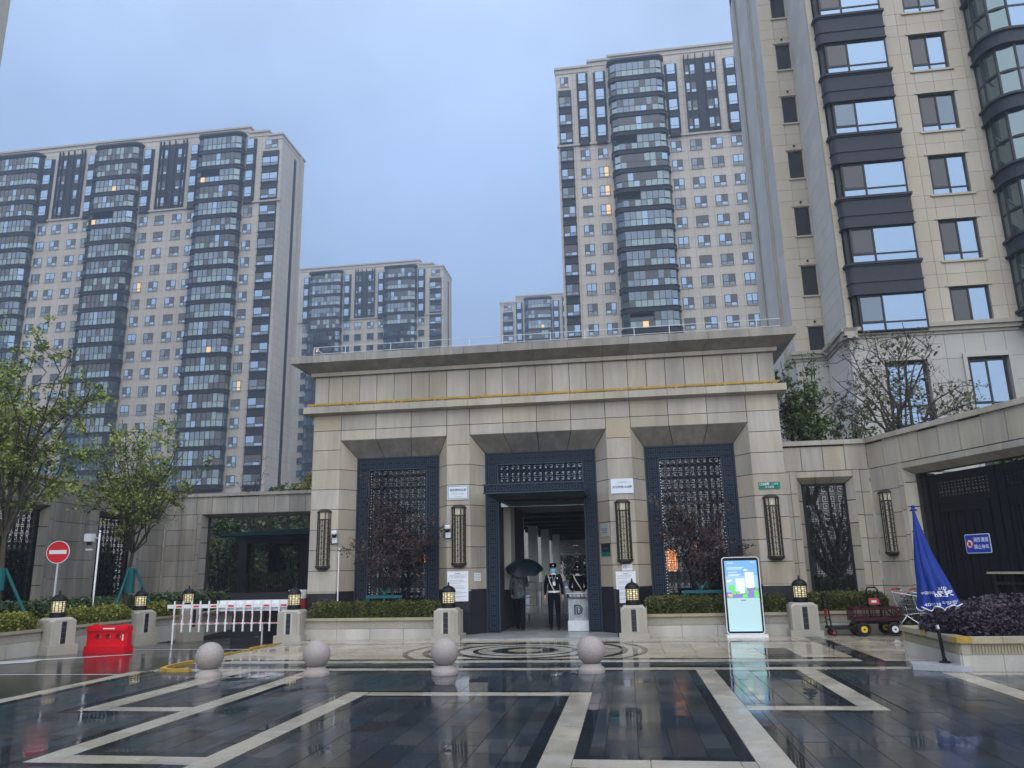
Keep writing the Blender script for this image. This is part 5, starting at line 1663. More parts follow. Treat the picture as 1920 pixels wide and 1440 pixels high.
for x in (5.2, 5.86):
    for y in (19.2, 19.86):
        w_ = MB().lathe([(.06, -.045), (.125, -.05), (.15, -.03), (.152, 0), (.15, .03), (.125, .05), (.06, .045)], (x, y, .152), 24, axis='y').done('wheel', M['rubber'], wg, smooth=35)
        MB().lathe([(.02, -.056), (.07, -.054), (.08, -.03), (.08, .03), (.07, .054), (.02, .056)], (x, y, .152), 18, axis='y').done('rim', M['yellowrim'] if x < 5.5 or y > 19.5 else M['white'], w_, smooth=35)
        MB().lathe([(.022, -.062), (.022, .062)], (x, y, .152), 10, axis='y').done('hub', M['black'], w_)
    MB().tube([(x, 19.2, .152), (x, 19.86, .152)], .018, 6).done('axle', M['black'], wg)
# black hand trolley frame standing in the wagon
tf_ = thing('upright_trolley_frame', 'black loop handled trolley frame with red plate standing in the wagon', 'trolley frame', (5.62, 19.55, .37))
MB().tube([(5.46, 19.5, .37), (5.43, 19.5, 1.0), (5.47, 19.5, 1.06), (5.64, 19.5, 1.06), (5.68, 19.5, 1.0), (5.7, 19.5, .37)], .02, 8).done('loop', M['black'], tf_, smooth=True)
MB().tube([(5.6, 19.46, .93), (5.66, 19.44, .9), (5.74, 19.4, .62), (5.92, 19.3, .38)], .017, 8).done('draw_bar', M['black'], tf_, smooth=True)
MB().tube([(5.57, 19.46, .84), (5.56, 19.46, .93), (5.64, 19.46, .96), (5.69, 19.46, .92)], .018, 8).done('grip', M['black'], tf_, smooth=True)
piece('label_plate', tf_, M['redtag'], 5.45, 5.69, 19.465, 19.478, .68, .82)
piece('label_sticker', tf_, M['white'], 5.51, 5.62, 19.46, 19.4645, .72, .77)
MB().box(5.44, 5.7, 19.45, 19.6, .37, .39).done('toe_plate', M['black'], tf_)

# ------------------------------------------------------------------ shopping trolleys
def make_trolley():
    t = thing('shopping_trolley', 'trolley', 'shopping trolley', (0, 0, 0), group='nested shopping trolleys')
    # length along x (front at -x), width along y
    T = [(-.38, -.2, .82), (-.38, .2, .82), (.32, .27, .95), (.32, -.27, .95)]
    Bm = [(-.33, -.15, .5), (-.33, .15, .5), (.24, .2, .44), (.24, -.2, .44)]
    T, Bm = [Vector(p) for p in T], [Vector(p) for p in Bm]
    fr = MB()
    fr.tube(T + [T[0]], .011, 6).tube(Bm + [Bm[0]], .009, 6)
    fr.done('basket_rim', M['steel'], t)
    ws = MB()
    for i in range(4):
        a, b, c, d = T[i], T[(i + 1) % 4], Bm[(i + 1) % 4], Bm[i]
        nn = 14 if i % 2 else 9
        for k in range(nn + 1):
            f = k / nn
            ws.tube([a.lerp(b, f), d.lerp(c, f)], .0035, 4, caps=False)
        for k in range(1, 4):
            f = k / 4
            ws.tube([a.lerp(d, f), b.lerp(c, f)], .0045, 4, caps=False)
    for k in range(8): ws.tube([Bm[0].lerp(Bm[1], k / 7), Bm[3].lerp(Bm[2], k / 7)], .0035, 4, caps=False)
    ws.done('wire_mesh', M['steel'], t)
    for s_ in (-1, 1):
        MB().tube([(-.3, .17 * s_, .1), (-.28, .17 * s_, .16), (.1, .19 * s_, .42), (.26, .2 * s_, .46)], .014, 8).done('leg', M['steel'], t, smooth=True)
        MB().tube([(.34, .25 * s_, .1), (.33, .25 * s_, .16), (.1, .2 * s_, .42)], .014, 8).done('leg', M['steel'], t, smooth=True)
        MB().tube([(.24, .2 * s_, .44), (.36, .27 * s_, 1.0)], .013, 8).done('upright', M['steel'], t)
        for x in (-.3, .34):
            y = .17 * s_ if x < 0 else .25 * s_
            MB().lathe([(.02, -.014), (.048, -.014), (.05, 0), (.048, .014), (.02, .014)], (x, y, .05), 14, axis='y').done('wheel', M['redtag'], t)
            piece('fork', t, M['steel'], x - .012, x + .012, y - .022, y + .022, .055, .11)
    MB().tube([(.37, -.28, 1.0), (.39, 0, 1.02), (.37, .28, 1.0)], .02, 8).done('handle', M['redstripe'], t, smooth=True)
    piece('advert_plate', t, M['redstripe'], -.404, -.392, -.1, .1, .6, .8)
    piece('child_flap', t, M['redstripe'], .2, .3, -.17, .17, .86, .875)
    return t
tr = make_trolley()
tr.location = (6.42, 19.45, 0); tr.rotation_euler = (0, 0, rad(140)); tr['label'] = 'wire shopping trolley nearest the wagon, front of the nested pair'
copy_tree(tr, (6.75, 19.2, 0), rad(140), 'wire shopping trolley tucked behind another by the umbrella, rear of the nested pair')

# ------------------------------------------------------------------ closed blue parasol on grey slab
um = thing('parasol', 'closed royal blue parasol with white lettering leaning on its pole', 'parasol', (4.8, 13.5, .1))
um_s = thing('granite_slab', 'grey granite base slab under the blue parasol', 'base slab', (4.6, 13.5, 0))
MB().prism([(4.25, 13.3), (4.85, 13.0), (5.0, 13.02), (4.84, 13.62), (4.34, 13.72)], 0.002, .085).done('slab', M['slabgrey'], um_s)
P0, P1 = Vector((4.78, 13.46, .09)), Vector((4.63, 13.46, 2.47))
ax = (P1 - P0).normalized()
MB().tube([P0, P0 + ax * .55], .026, 10).done('lower_pole', M['black'], um)
MB().tube([P0 + ax * .55, P0 + ax * 2.3], .018, 10).done('pole', M['black'], um)
MB().lathe([(.085, 0), (.08, .012), (.035, .03), (.03, .07)], P0, 16).done('foot', M['black'], um)
MB().tube([P0 + ax * .5, P0 + ax * .56], .03, 10).done('clamp', M['steel'], um)
nseg, nring = 96, 22
exA = Vector((1, 0, 0)) - ax * ax.x; exA.normalize(); eyA = ax.cross(exA)
vs_, fs_ = [], []
def can_r(f, w):
    base = .022 + .30 * f ** 1.15
    fold = .72 + .28 * abs(math.sin(w * 4 + .35 * math.sin(5 * f))) ** .8 + .05 * math.sin(w * 9 + 6 * f)
    return base * (1 - min(1, f * 2.2) * (1 - fold))
for i in range(nring + 1):
    f = i / nring
    for k in range(nseg):
        w = 2 * math.pi * k / nseg
        h = 2.33 - f * 1.52
        if i == nring: h += .07 * (abs(math.sin(w * 4)) - .4)
        rr = can_r(f, w)
        c = P0 + ax * h + exA * (.09 * f * f)
        vs_.append(c + exA * (rr * math.cos(w) * 1.0) + eyA * (rr * math.sin(w) * .8))
for i in range(nring):
    for k in range(nseg):
        k2 = (k + 1) % nseg
        fs_.append((i * nseg + k, i * nseg + k2, (i + 1) * nseg + k2, (i + 1) * nseg + k))
mb = MB(); mb.add(vs_, fs_); mb.done('canopy', M['blue_cloth'], um, smooth=True)
MB().tube([vs_[nring * nseg + k] for k in range(nseg)] + [vs_[nring * nseg]], .009, 5).done('hem', M['white'], um)
MB().lathe([(.05, 2.33), (.055, 2.35), (.03, 2.37), (.03, 2.41), (.012, 2.43)], P0 + Vector((ax.x, ax.y, 0)) * 2.33, 14).done('finial', M['blue_cloth'], um)
def wrap(s, size, f0, wc, name='lettering', bold=0, fl=1):
    """white print lying on the cloth: lettering mesh bent onto the canopy surface"""
    t = text(s, size, M['white'], None, Matrix.Identity(4), name, bold=bold)
    me = t.data.copy(); t.data = me
    for v in me.vertices:
        f = f0 - v.co.y / 1.52
        R_ = .3 * f ** 1.1
        w = wc + v.co.x / R_
        rr = can_r(f, w) + .012
        c = P0 + ax * (2.33 - f * 1.52) + exA * (.09 * f * f)
        v.co = c + exA * (rr * math.cos(w)) + eyA * (rr * math.sin(w) * .8) - Vector((0, .004, 0))
    setp(t, um)
wrap('aφ', .085, .80, rad(-76))
wrap('n链接家', .1, .86, rad(-70), bold=.002)
wrap('中国移动', .05, .84, rad(-128))
wrap('4007128', .065, .955, rad(-122))
wrap('平安营业厅', .062, .95, rad(-62))

# ------------------------------------------------------------------ barrier arm
bar_ = thing('boom_barrier', 'white barrier arm with hanging white and red pickets across the driveway', 'barrier', (-9, 20.2, 0))
Y = 20.2
def az(x): return .83 + (x + 12.47) * .014
piece('boom', bar_, M['white'], -12.47, -8.95, Y - .03, Y + .03, .79, .89)
piece('sleeve', bar_, M['white'], -11.0, -9.05, Y + .04, Y + .08, .70, .98)
npk = 14
for k in range(npk):
    x = -12.25 + k * .25
    p_ = MB(); zb_ = -.15 if k == 0 else .18
    p_.box(x - .02, x + .02, Y - .055, Y - .031, zb_, .98)
    pk = p_.done('picket', M['white'], bar_)
    piece('red_band', pk, M['redstripe'], x - .0205, x - .004, Y - .057, Y - .03, .5, .64)
    if k < npk - 1 and k % 2 == 0: piece('red_patch', bar_, M['redstripe'], x + .04, x + .2, Y - .034, Y - .0305, .815, .86)
piece('lower_rail', bar_, M['white'], -12.3, -8.95, Y - .03, Y - .0, .37, .405)
for k in range(0, npk - 1): piece('red_patch', bar_, M['redstripe'], -12.2 + k * .25, -12.06 + k * .25, Y - .033, Y - .0305, .378, .4)
bx = thing('barrier_box', 'pink and white barrier motor box beside the leftmost gatehouse pier', 'barrier box', (-8.75, 20.25, 0))
MB().box(-8.93, -8.6, 20.05, 20.45, -.2, 1.0).done('housing', M['redtag'], bx)
MB().box(-8.95, -8.58, 20.03, 20.47, 1.001, 1.22).done('lid', M['white'], bx)
bs = thing('road_bollard', 'slim white post standing on the wet driveway behind the barrier arm', 'bollard', (-10.1, 21, -.2))
MB().tube([(-10.1, 21, -.22), (-10.1, 21, .25)], .025, 8).done('post', M['white'], bs)
MB().sphere((-10.1, 21, .27), .035, 10, 6).done('knob', M['steel'], bs, smooth=True)

# ------------------------------------------------------------------ red water barrier
rb = thing('plastic_barrier', 'bright red plastic water filled barrier with three holes', 'barrier', (-12.5, 18.0, -.1))
Fm = frame((-12.52, 17.9, -.11), (1, -.06, 0), (0, 0, 1))
def holes_panel(mb, w, h, t, holes, r):
    """panel with round holes, built as strips of columns"""
    n = 24
    xs_ = sorted({-w / 2, w / 2} | {hx + s_ * r * 1.3 for hx, hz in holes for s_ in (-1, 1)})
    zc = holes[0][1]
    bands_ = [(0, zc - r * 1.3), (zc + r * 1.3, h)]
    for a, b in bands_: onF(Fm, mb, [(-w / 2, a), (w / 2, a), (w / 2, b), (-w / 2, b)], -t / 2, t)
    spans = [(xs_[i], xs_[i + 1]) for i in range(len(xs_) - 1)]
    for a, b in spans:
        hh = [q for q in holes if a < q[0] < b]
        if not hh: onF(Fm, mb, [(a, zc - r * 1.3), (b, zc - r * 1.3), (b, zc + r * 1.3), (a, zc + r * 1.3)], -t / 2, t)
        else:
            hx, hz = hh[0]
            for z_, sg_ in ((t / 2, 1), (-t / 2, -1)):
                ring_i = [(hx + r * math.cos(2 * math.pi * k / n), hz + r * math.sin(2 * math.pi * k / n)) for k in range(n)]
                def sqp(k):
                    c, s = math.cos(2 * math.pi * k / n), math.sin(2 * math.pi * k / n)
                    m_ = 1.3 * r / max(abs(c), abs(s))
                    return (hx + m_ * c, hz + m_ * s)
                ring_o = [sqp(k) for k in range(n)]
                V = [Fm @ Vector((x, z, z_)) for x, z in ring_i + ring_o]
                mb.add(V, [(k, (k + 1) % n, n + (k + 1) % n, n + k) for k in range(n)])
            ri = [(hx + r * math.cos(2 * math.pi * k / n), hz + r * math.sin(2 * math.pi * k / n)) for k in range(n)]
            V = [Fm @ Vector((x, z, t / 2)) for x, z in ri] + [Fm @ Vector((x, z, -t / 2)) for x, z in ri]
            mb.add(V, [(k, (k + 1) % n, n + (k + 1) % n, n + k) for k in range(n)])
mb = MB(); holes_panel(mb, 1.12, .62, .16, [(-.26, .36), (.02, .36), (.3, .36)], .075); mb.done('body', M['red'], rb)
mb = MB()
onF(Fm, mb, [(-.56, -.04), (.56, -.04), (.54, .16), (-.54, .16)], -.17, .34)
onF(Fm, mb, [(-.56, .5), (.56, .5), (.54, .58), (-.54, .58)], -.12, .24)
mb.done('skirt', M['red'], rb)
mb = MB(); onF(Fm, mb, [(-.1, .545), (.22, .545), (.22, .57), (-.1, .57)], .121, .002); mb.done('white_label', M['white'], rb)
mb = MB(); onF(Fm, mb, [(.42, .28), (.45, .28), (.45, .42), (.42, .42)], .081, .002); mb.done('reflector', M['white'], rb)
for x in (-.4, .4):
    mb = MB(); onF(Fm, mb, rrect(.12, .06, .02), 0, .05); 
    for i, v in enumerate(mb.v): mb.v[i] = tuple(Vector(v) + (Fm.to_3x3() @ Vector((x, .63, -.025))))
    mb.done('filler_cap', M['red'], rb)

# ------------------------------------------------------------------ no entry sign, camera post
ne = thing('no_entry_sign', 'round red no entry sign on a slim steel post in the left planter', 'sign', (-14.35, 18.2, .45))
MB().tube([(-14.36, 18.2, .4), (-14.36, 18.2, 2.1)], .025, 8).done('post', M['galv'], ne)
F = frame((-14.36, 18.16, 2.3), (1, 0, 0), (0, 0, 1))
F = frame((-14.36, 18.16, 2.3), (.97, .22, 0), (0, 0, 1))
mb = MB(); onF(F, mb, disc(.285, 36), -.01, .012); mb.done('rim', M['white'], ne)
mb = MB(); onF(F, mb, disc(.268, 36), .002, .003); mb.done('disc', M['sign_red'], ne)
mb = MB(); onF(F, mb, [(-.21, -.045), (.21, -.045), (.21, .05), (-.21, .05)], .005, .002); mb.done('bar', M['white'], ne)
cpst = thing('camera_post', 'steel post with white camera box beside the staked tree at left', 'camera post', (-14.4, 19.75, .45))
MB().tube([(-14.4, 19.75, .4), (-14.4, 19.75, 2.85)], .035, 10).done('post', M['steel'], cpst)
MB().sphere((-14.4, 19.75, 2.88), .045, 10, 6).done('finial', M['steel'], cpst, smooth=True)
MB().box(-14.72, -14.52, 19.55, 19.75, 2.62, 2.83).done('camera_box', M['white'], cpst)
MB().lathe([(.06, 0), (.07, .05), (.05, .09)], (-14.62, 19.65, 2.52), 12).done('dome', M['black'], cpst, smooth=40)
MB().tube([(-14.52, 19.7, 2.7), (-14.4, 19.75, 2.7)], .02, 6).done('arm', M['steel'], cpst)
MB().box(-14.68, -14.54, 19.6, 19.72, 2.38, 2.42).done('flood_lamp', M['white'], cpst)
gp2 = thing('grey_utility_post', 'short dark post leaning by the pedestal right of the entrance', 'post', (-.27, 19.35, 0))
MB().tube([(-.3, 19.2, 0), (-.28, 19.2, 1.12)], .035, 8).done('post', M['black'], gp2)
MB().box(-.38, -.22, 19.12, 19.28, 0, .03).done('foot', M['black'], gp2)

# ------------------------------------------------------------------ acrylic guard desk
gd = thing('guard_desk', 'clear acrylic guard desk with banner lettering and round letter emblem', 'desk', (-1.33, 21.0, .04))
acr = mat('acrylic', (.75, .79, .82), .2, spec=.5, alpha=.5, noise=[(5, (.4, .43, .45), .8), (2.5, (.6, .63, .65), .5)])
acr_w = mat('frosted_acrylic', (.7, .72, .75), .4, noise=[(7, (.5, .52, .55), .5)])
XD0, XD1, YD = -1.62, -1.07, 21.05
sh = MB()
nn = 8
for k in range(nn):
    a, b = k / nn, (k + 1) / nn
    xa, xb = XD0 + (XD1 - XD0) * a, XD0 + (XD1 - XD0) * b
    ya, yb = YD - .06 * math.sin(math.pi * a), YD - .06 * math.sin(math.pi * b)
    sh.add([(xa, ya, .3), (xb, yb, .3), (xb, yb, .86), (xa, ya, .86), (xa, ya + .02, .3), (xb, yb + .02, .3), (xb, yb + .02, .86), (xa, ya + .02, .86)], [(0, 1, 2, 3), (7, 6, 5, 4), (3, 2, 6, 7)], 0)
sh.done('shield_panel', acr, gd, smooth=False)
MB().box(XD0 - .02, XD1 + .02, YD - .09, YD + .22, .045, .3).done('frosted_foot', acr_w, gd)
MB().box(XD0 - .03, XD1 + .03, YD - .1, YD + .3, .985, 1.005).done('top', acr_w, gd)
MB().box(XD0 - .02, XD1 + .02, YD - .095, YD - .075, .87, .984).done('banner', M['navy'], gd)
for x in (XD0, XD1 - .03): piece('side_post', gd, acr_w, x, x + .03, YD + .03, YD + .2, .3, .985)
F = frame(((XD0 + XD1) / 2, YD - .097, .927), (1, 0, 0), (0, 0, 1))
text('安防服务台', .1, M['white'], gd, F)
F = frame(((XD0 + XD1) / 2, YD - .068, .58), (1, 0, 0), (0, 0, 1))
emb = MB()
def dshape(w, h, th, x0):
    n_ = 14
    for k in range(n_):
        a, b = rad(-90 + 180 * k / n_), rad(-90 + 180 * (k + 1) / n_)
        P = [(x0 + (w) * math.cos(a), h * math.sin(a)), (x0 + w * math.cos(b), h * math.sin(b)), (x0 + (w - th) * math.cos(b), (h - th) * math.sin(b)), (x0 + (w - th) * math.cos(a), (h - th) * math.sin(a))]
        onF(F, emb, P, 0, .004)
dshape(.125, .125, .035, -.02)
dshape(.06, .062, .028, .0)
onF(F, emb, R(-.12, -.02, .09, .125), 0, .004); onF(F, emb, R(-.12, -.085, -.125, .09), 0, .004); onF(F, emb, R(-.055, -.022, -.125, .06), 0, .004)
emb.done('emblem', M['inkdark'], gd)
text('平安物业', .05, M['ink'], gd, F @ Matrix.Translation((0, -.175, 0)))

# ------------------------------------------------------------------ people
def skin_body(joints, edges, name):
    names = list(joints)
    me = bpy.data.meshes.new(name)
    me.from_pydata([joints[k][0] for k in names], [(names.index(a), names.index(b)) for a, b in edges], [])
    o = link(bpy.data.objects.new(name, me))
    o.modifiers.new('skin', 'SKIN').use_smooth_shade = True
    for i, k in enumerate(names):
        r = joints[k][1]
        sv = me.skin_vertices[0].data[i]
        sv.radius = r if isinstance(r, tuple) else (r, r)
        sv.use_root = (i == 0)
    sub = o.modifiers.new('sub', 'SUBSURF'); sub.levels = 2; sub.render_levels = 2
    dg = bpy.context.evaluated_depsgraph_get()
    res = bpy.data.meshes.new_from_object(o.evaluated_get(dg))
    bpy.data.objects.remove(o)
    return res
def hand(mb, wrist, d, side, m=0):
    """five tapered fingers from a small palm; d = direction from wrist to fingers"""
    d = Vector(d).normalized(); s = Vector(side).normalized(); n = d.cross(s)
    w = Vector(wrist)
    mb.tube([w - d * .02, w + d * .03, w + d * .075, w + d * .085], [.024, .032, .034, .026], 8, m)
    for k, (o_, L_) in enumerate(((-.024, .06), (-.008, .072), (.008, .068), (.024, .055))):
        a = w + d * .075 + s * o_
        mb.tube([a, a + d * L_ * .5 + n * .008, a + d * L_ * .85 + n * .026], [.009, .0085, .006], 6, m)
    a = w + d * .02 + s * -.028
    mb.tube([a, a - s * .018 + d * .03 + n * .01, a - s * .012 + d * .055 + n * .024], [.011, .010, .007], 6, m)
def person(label, loc, rz, pose, mats_, regions):
    t = thing('person', label, 'person', (0, 0, 0))
    J_ = {
        'pelvis': ((0, 0, .94), (.155, .11)), 'spine': ((0, .0, 1.12), (.15, .105)), 'chest': ((0, .0, 1.31), (.17, .115)), 'neck': ((0, .01, 1.46), (.062, .062)),
        'skull': ((0, 0, 1.545), (.068, .078)), 'head': ((0, -.012, 1.61), (.078, .096)), 'crown': ((0, .0, 1.68), (.07, .085)),
        'shL': ((.16, .0, 1.405), .07), 'elL': ((.225, .03, 1.14), .052), 'wrL': ((.225, -.05, .92), .036),
        'shR': ((-.16, .0, 1.405), .07), 'elR': ((-.225, .03, 1.14), .052), 'wrR': ((-.225, -.05, .92), .036),
        'hipL': ((.085, 0, .86), .1), 'knL': ((.095, -.015, .5), .072), 'anL': ((.1, .02, .11), .055), 'toL': ((.11, -.12, .05), .045),
        'hipR': ((-.085, 0, .86), .1), 'knR': ((-.095, -.015, .5), .072), 'anR': ((-.1, .02, .11), .055), 'toR': ((-.11, -.12, .05), .045)}
    for k, v in pose.items(): J_[k] = (v, J_[k][1])
    E_ = [('pelvis', 'spine'), ('spine', 'chest'), ('chest', 'neck'), ('neck', 'skull'), ('skull', 'head'), ('head', 'crown'), ('chest', 'shL'), ('shL', 'elL'), ('elL', 'wrL'), ('chest', 'shR'), ('shR', 'elR'), ('elR', 'wrR'),
          ('pelvis', 'hipL'), ('hipL', 'knL'), ('knL', 'anL'), ('anL', 'toL'), ('pelvis', 'hipR'), ('hipR', 'knR'), ('knR', 'anR'), ('anR', 'toR')]
    me = skin_body(J_, E_, 'body')
    mb = MB()
    for v in me.vertices: mb.v.append(tuple(v.co))
    for p in me.polygons:
        mb.f.append(tuple(p.vertices)); mb.m.append(regions(Vector(p.center)))
    for s in 'LR':
        w, e_ = Vector(J_['wr' + s][0]), Vector(J_['el' + s][0])
        sd = Vector((0, -1, 0)) if abs((w - e_).normalized().y) < .8 else Vector((1, 0, 0))
        hand(mb, w, w - e_, sd, 1)
    # nose, ears
    mb.sphere((0, -.105, 1.595), (.012, .018, .02), 8, 6, 1)
    for s in (-1, 1): mb.sphere((s * .078, .005, 1.6), (.012, .02, .03), 8, 6, 1)
    o = mb.done('body', mats_, t, smooth=True)
    return t, J_
def place(t, loc, rz):
    t.location = loc
    t.rotation_euler = (0, 0, rz)
UNI = [M['uniform'], M['skin'], M['rubber'], M['white'], M['camo']]
def reg_guard(c):
    if c.z > 1.5: return 1
    if c.z > 1.45 and c.y < -.03: return 3
    if c.z < .1: return 2
    return 0
def cap_hat(t):
    MB().lathe([(.092, 1.635), (.096, 1.66), (.1, 1.70), (.085, 1.735), (.04, 1.75)], (0, .0, 0), 20).done('cap', M['uniform'], t, smooth=50)
    mb = MB()
    n_ = 10
    V = []
    for k in range(n_ + 1):
        a = rad(200 + 140 * k / n_)
        V += [(.09 * math.cos(a), .09 * math.sin(a), 1.648), (.10 * math.cos(a), -.02 + .145 * math.sin(a), 1.632)]
    mb.add(V, [(2 * k, 2 * k + 1, 2 * k + 3, 2 * k + 2) for k in range(n_)])
    mb.done('cap_peak', M['rubber'], t)
    MB().lathe([(.014, -.004), (.014, .004)], (0, -.102, 1.685), 10, axis='y').done('cap_badge', M['steel'], t)
def eyes(t):
    for s in (-1, 1): MB().sphere((s * .032, -.092, 1.618), (.013, .008, .006), 8, 6).done('eye', M['inkdark'], t)
def strap(t, pts, r=.014, m_='belt', nm='shoulder_strap'): MB().tube(pts, r, 6).done(nm, M[m_], t, smooth=True)
# standing guard
g1, _j = person('security guard in dark uniform and blue face mask standing with white belt', None, 0,
    {'wrL': (.235, -.03, .9), 'wrR': (-.235, -.03, .9)}, UNI, reg_guard)
cap_hat(g1); eyes(g1)
mk_ = MB()
n_ = 10
V = []
for k in range(n_ + 1):
    a = rad(200 + 140 * k / n_)
    V += [(.088 * math.cos(a), -.012 + .1 * math.sin(a), 1.6), (.09 * math.cos(a), -.014 + .112 * math.sin(a), 1.565), (.07 * math.cos(a), -.008 + .095 * math.sin(a), 1.515)]
mk_.add(V, [(3 * k + q, 3 * k + 3 + q, 3 * k + 4 + q, 3 * k + 1 + q) for k in range(n_) for q in (0, 1)])
mk_.done('face_mask', M['cyan'], g1, smooth=True)
MB().lathe([(.168, -.025), (.172, 0), (.168, .025)], (0, 0, 1.0), 24, close=False).done('white_belt', M['belt'], g1)
for v in g1.children[-1].data.vertices: v.co.y *= .78
strap(g1, [(-.15, -.03, 1.46), (-.13, -.11, 1.38), (-.1, -.135, 1.25), (-.03, -.14, 1.1), (.02, -.135, 1.02)])
strap(g1, [(.06, -.07, 1.46), (.045, -.125, 1.38), (.02, -.14, 1.26)], .007, 'galv', 'lanyard')
strap(g1, [(-.05, -.07, 1.46), (-.03, -.125, 1.38), (.0, -.14, 1.26)], .007, 'galv', 'lanyard')
piece('id_card', g1, M['white'], -.025, .045, -.15, -.142, 1.16, 1.26)
MB().lathe([(.018, -.004), (.018, .004)], (.1, -.125, 1.35), 10, axis='y').done('chest_badge', M['steel'], g1)
piece('name_tag', g1, M['belt'], -.12, -.06, -.135, -.128, 1.355, 1.37)
for s in (-1, 1): piece('epaulette', g1, M['gold'], s * .16 - .035, s * .16 + .035, -.03, .03, 1.47, 1.478)
piece('belt_buckle', g1, M['steel'], -.03, .03, -.142, -.136, .975, 1.025)
place(g1, (-2.02, 21.35, .035), rad(6))
# second guard behind the desk
g2, _j = person('security guard in dark uniform with white sash behind the acrylic desk', None, 0,
    {'wrL': (.12, -.24, 1.03), 'elL': (.24, -.02, 1.13), 'wrR': (-.12, -.24, 1.03), 'elR': (-.24, -.02, 1.13)}, UNI, reg_guard)
cap_hat(g2); eyes(g2)
dm = MB(); V = []
for k in range(n_ + 1):
    a = rad(200 + 140 * k / n_)
    V += [(.088 * math.cos(a), -.012 + .1 * math.sin(a), 1.6), (.09 * math.cos(a), -.014 + .112 * math.sin(a), 1.565), (.07 * math.cos(a), -.008 + .095 * math.sin(a), 1.515)]
dm.add(V, [(3 * k + q, 3 * k + 3 + q, 3 * k + 4 + q, 3 * k + 1 + q) for k in range(n_) for q in (0, 1)])
dm.done('dark_face_mask', M['uniform'], g2, smooth=True)
strap(g2, [(-.12, -.04, 1.47), (-.1, -.115, 1.4), (-.04, -.14, 1.28), (.05, -.14, 1.14), (.09, -.13, 1.06)], .018)
for z_ in (1.36, 1.27, 1.18, 1.09): MB().sphere((-.03, -.14, z_), .01, 8, 5).done('button', M['steel'], g2)
MB().lathe([(.168, -.025), (.172, 0), (.168, .025)], (0, 0, 1.0), 24, close=False).done('white_belt', M['belt'], g2)
for v in g2.children[-1].data.vertices: v.co.y *= .78
for s in (-1, 1): piece('epaulette', g2, M['gold'], s * .16 - .035, s * .16 + .035, -.03, .03, 1.47, 1.478)
place(g2, (-1.38, 21.62, .035), rad(4))
g2.scale = (.97, .97, .97)
# walker with umbrella seen from behind
def reg_walk(c):
    if c.z > 1.47: return 2
    if c.z > .84 and not (c.z < .98 and abs(c.x) > .17): return 4
    if c.z > .84: return 4
    if c.z < .1: return 2
    return 0
g3, _j = person('person in camouflage jacket and dark trousers walking in under a dark umbrella', None, 0,
    {'elR': (-.2, -.13, 1.14), 'wrR': (-.12, -.3, 1.26), 'anL': (.08, -.12, .11), 'knL': (.09, -.09, .5), 'toL': (.09, -.26, .06), 'anR': (-.09, .12, .13), 'toR': (-.1, -.02, .05), 'knR': (-.09, .03, .5), 'wrL': (.22, -.12, .93), 'elL': (.23, .03, 1.14)}, UNI, reg_walk)
place(g3, (-2.95, 21.3, .035), rad(178))
ub = thing('umbrella', 'open dark umbrella held over the person walking into the entrance', 'umbrella', (-2.83, 21.55, 1.3))
U0 = Vector((-2.84, 21.58, 1.28)); U1 = Vector((-2.80, 21.3, 1.86))
au = (U1 - U0).normalized()
MB().tube([U0 - au * .12, U1 + au * .05], .008, 6).done('shaft', M['black'], ub)
MB().tube([U0 - au * .14, U0 - au * .02], .015, 8).done('handle', M['rubber'], ub)
e1 = Vector((1, 0, -.12)); e1 = (e1 - au * e1.dot(au)).normalized(); e2 = au.cross(e1)
cn = MB(); nr, ns = 7, 32
VV, FF = [], []
for i in range(nr + 1):
    f = i / nr
    for k in range(ns):
        w = 2 * math.pi * k / ns
        sc_ = 1 - .07 * f * (1 - abs(math.cos(w * 4)))
        rr = .52 * f * sc_
        VV.append(U1 + e1 * rr * math.cos(w) + e2 * rr * math.sin(w) - au * (.24 * f ** 1.9 - .02 * f * (1 - abs(math.cos(w * 4)))))
for i in range(nr):
    for k in range(ns): FF.append((i * ns + k, i * ns + (k + 1) % ns, (i + 1) * ns + (k + 1) % ns, (i + 1) * ns + k))
cn.add(VV, FF); cn.done('canopy', M['umbrella'], ub, smooth=True)
for k in range(8):
    w = 2 * math.pi * k / 8
    MB().tube([U1 - au * .02, VV[3 * ns + k * 4] - au * .012, VV[nr * ns + k * 4] - au * .008], .004, 4).done('rib', M['steel'], ub)

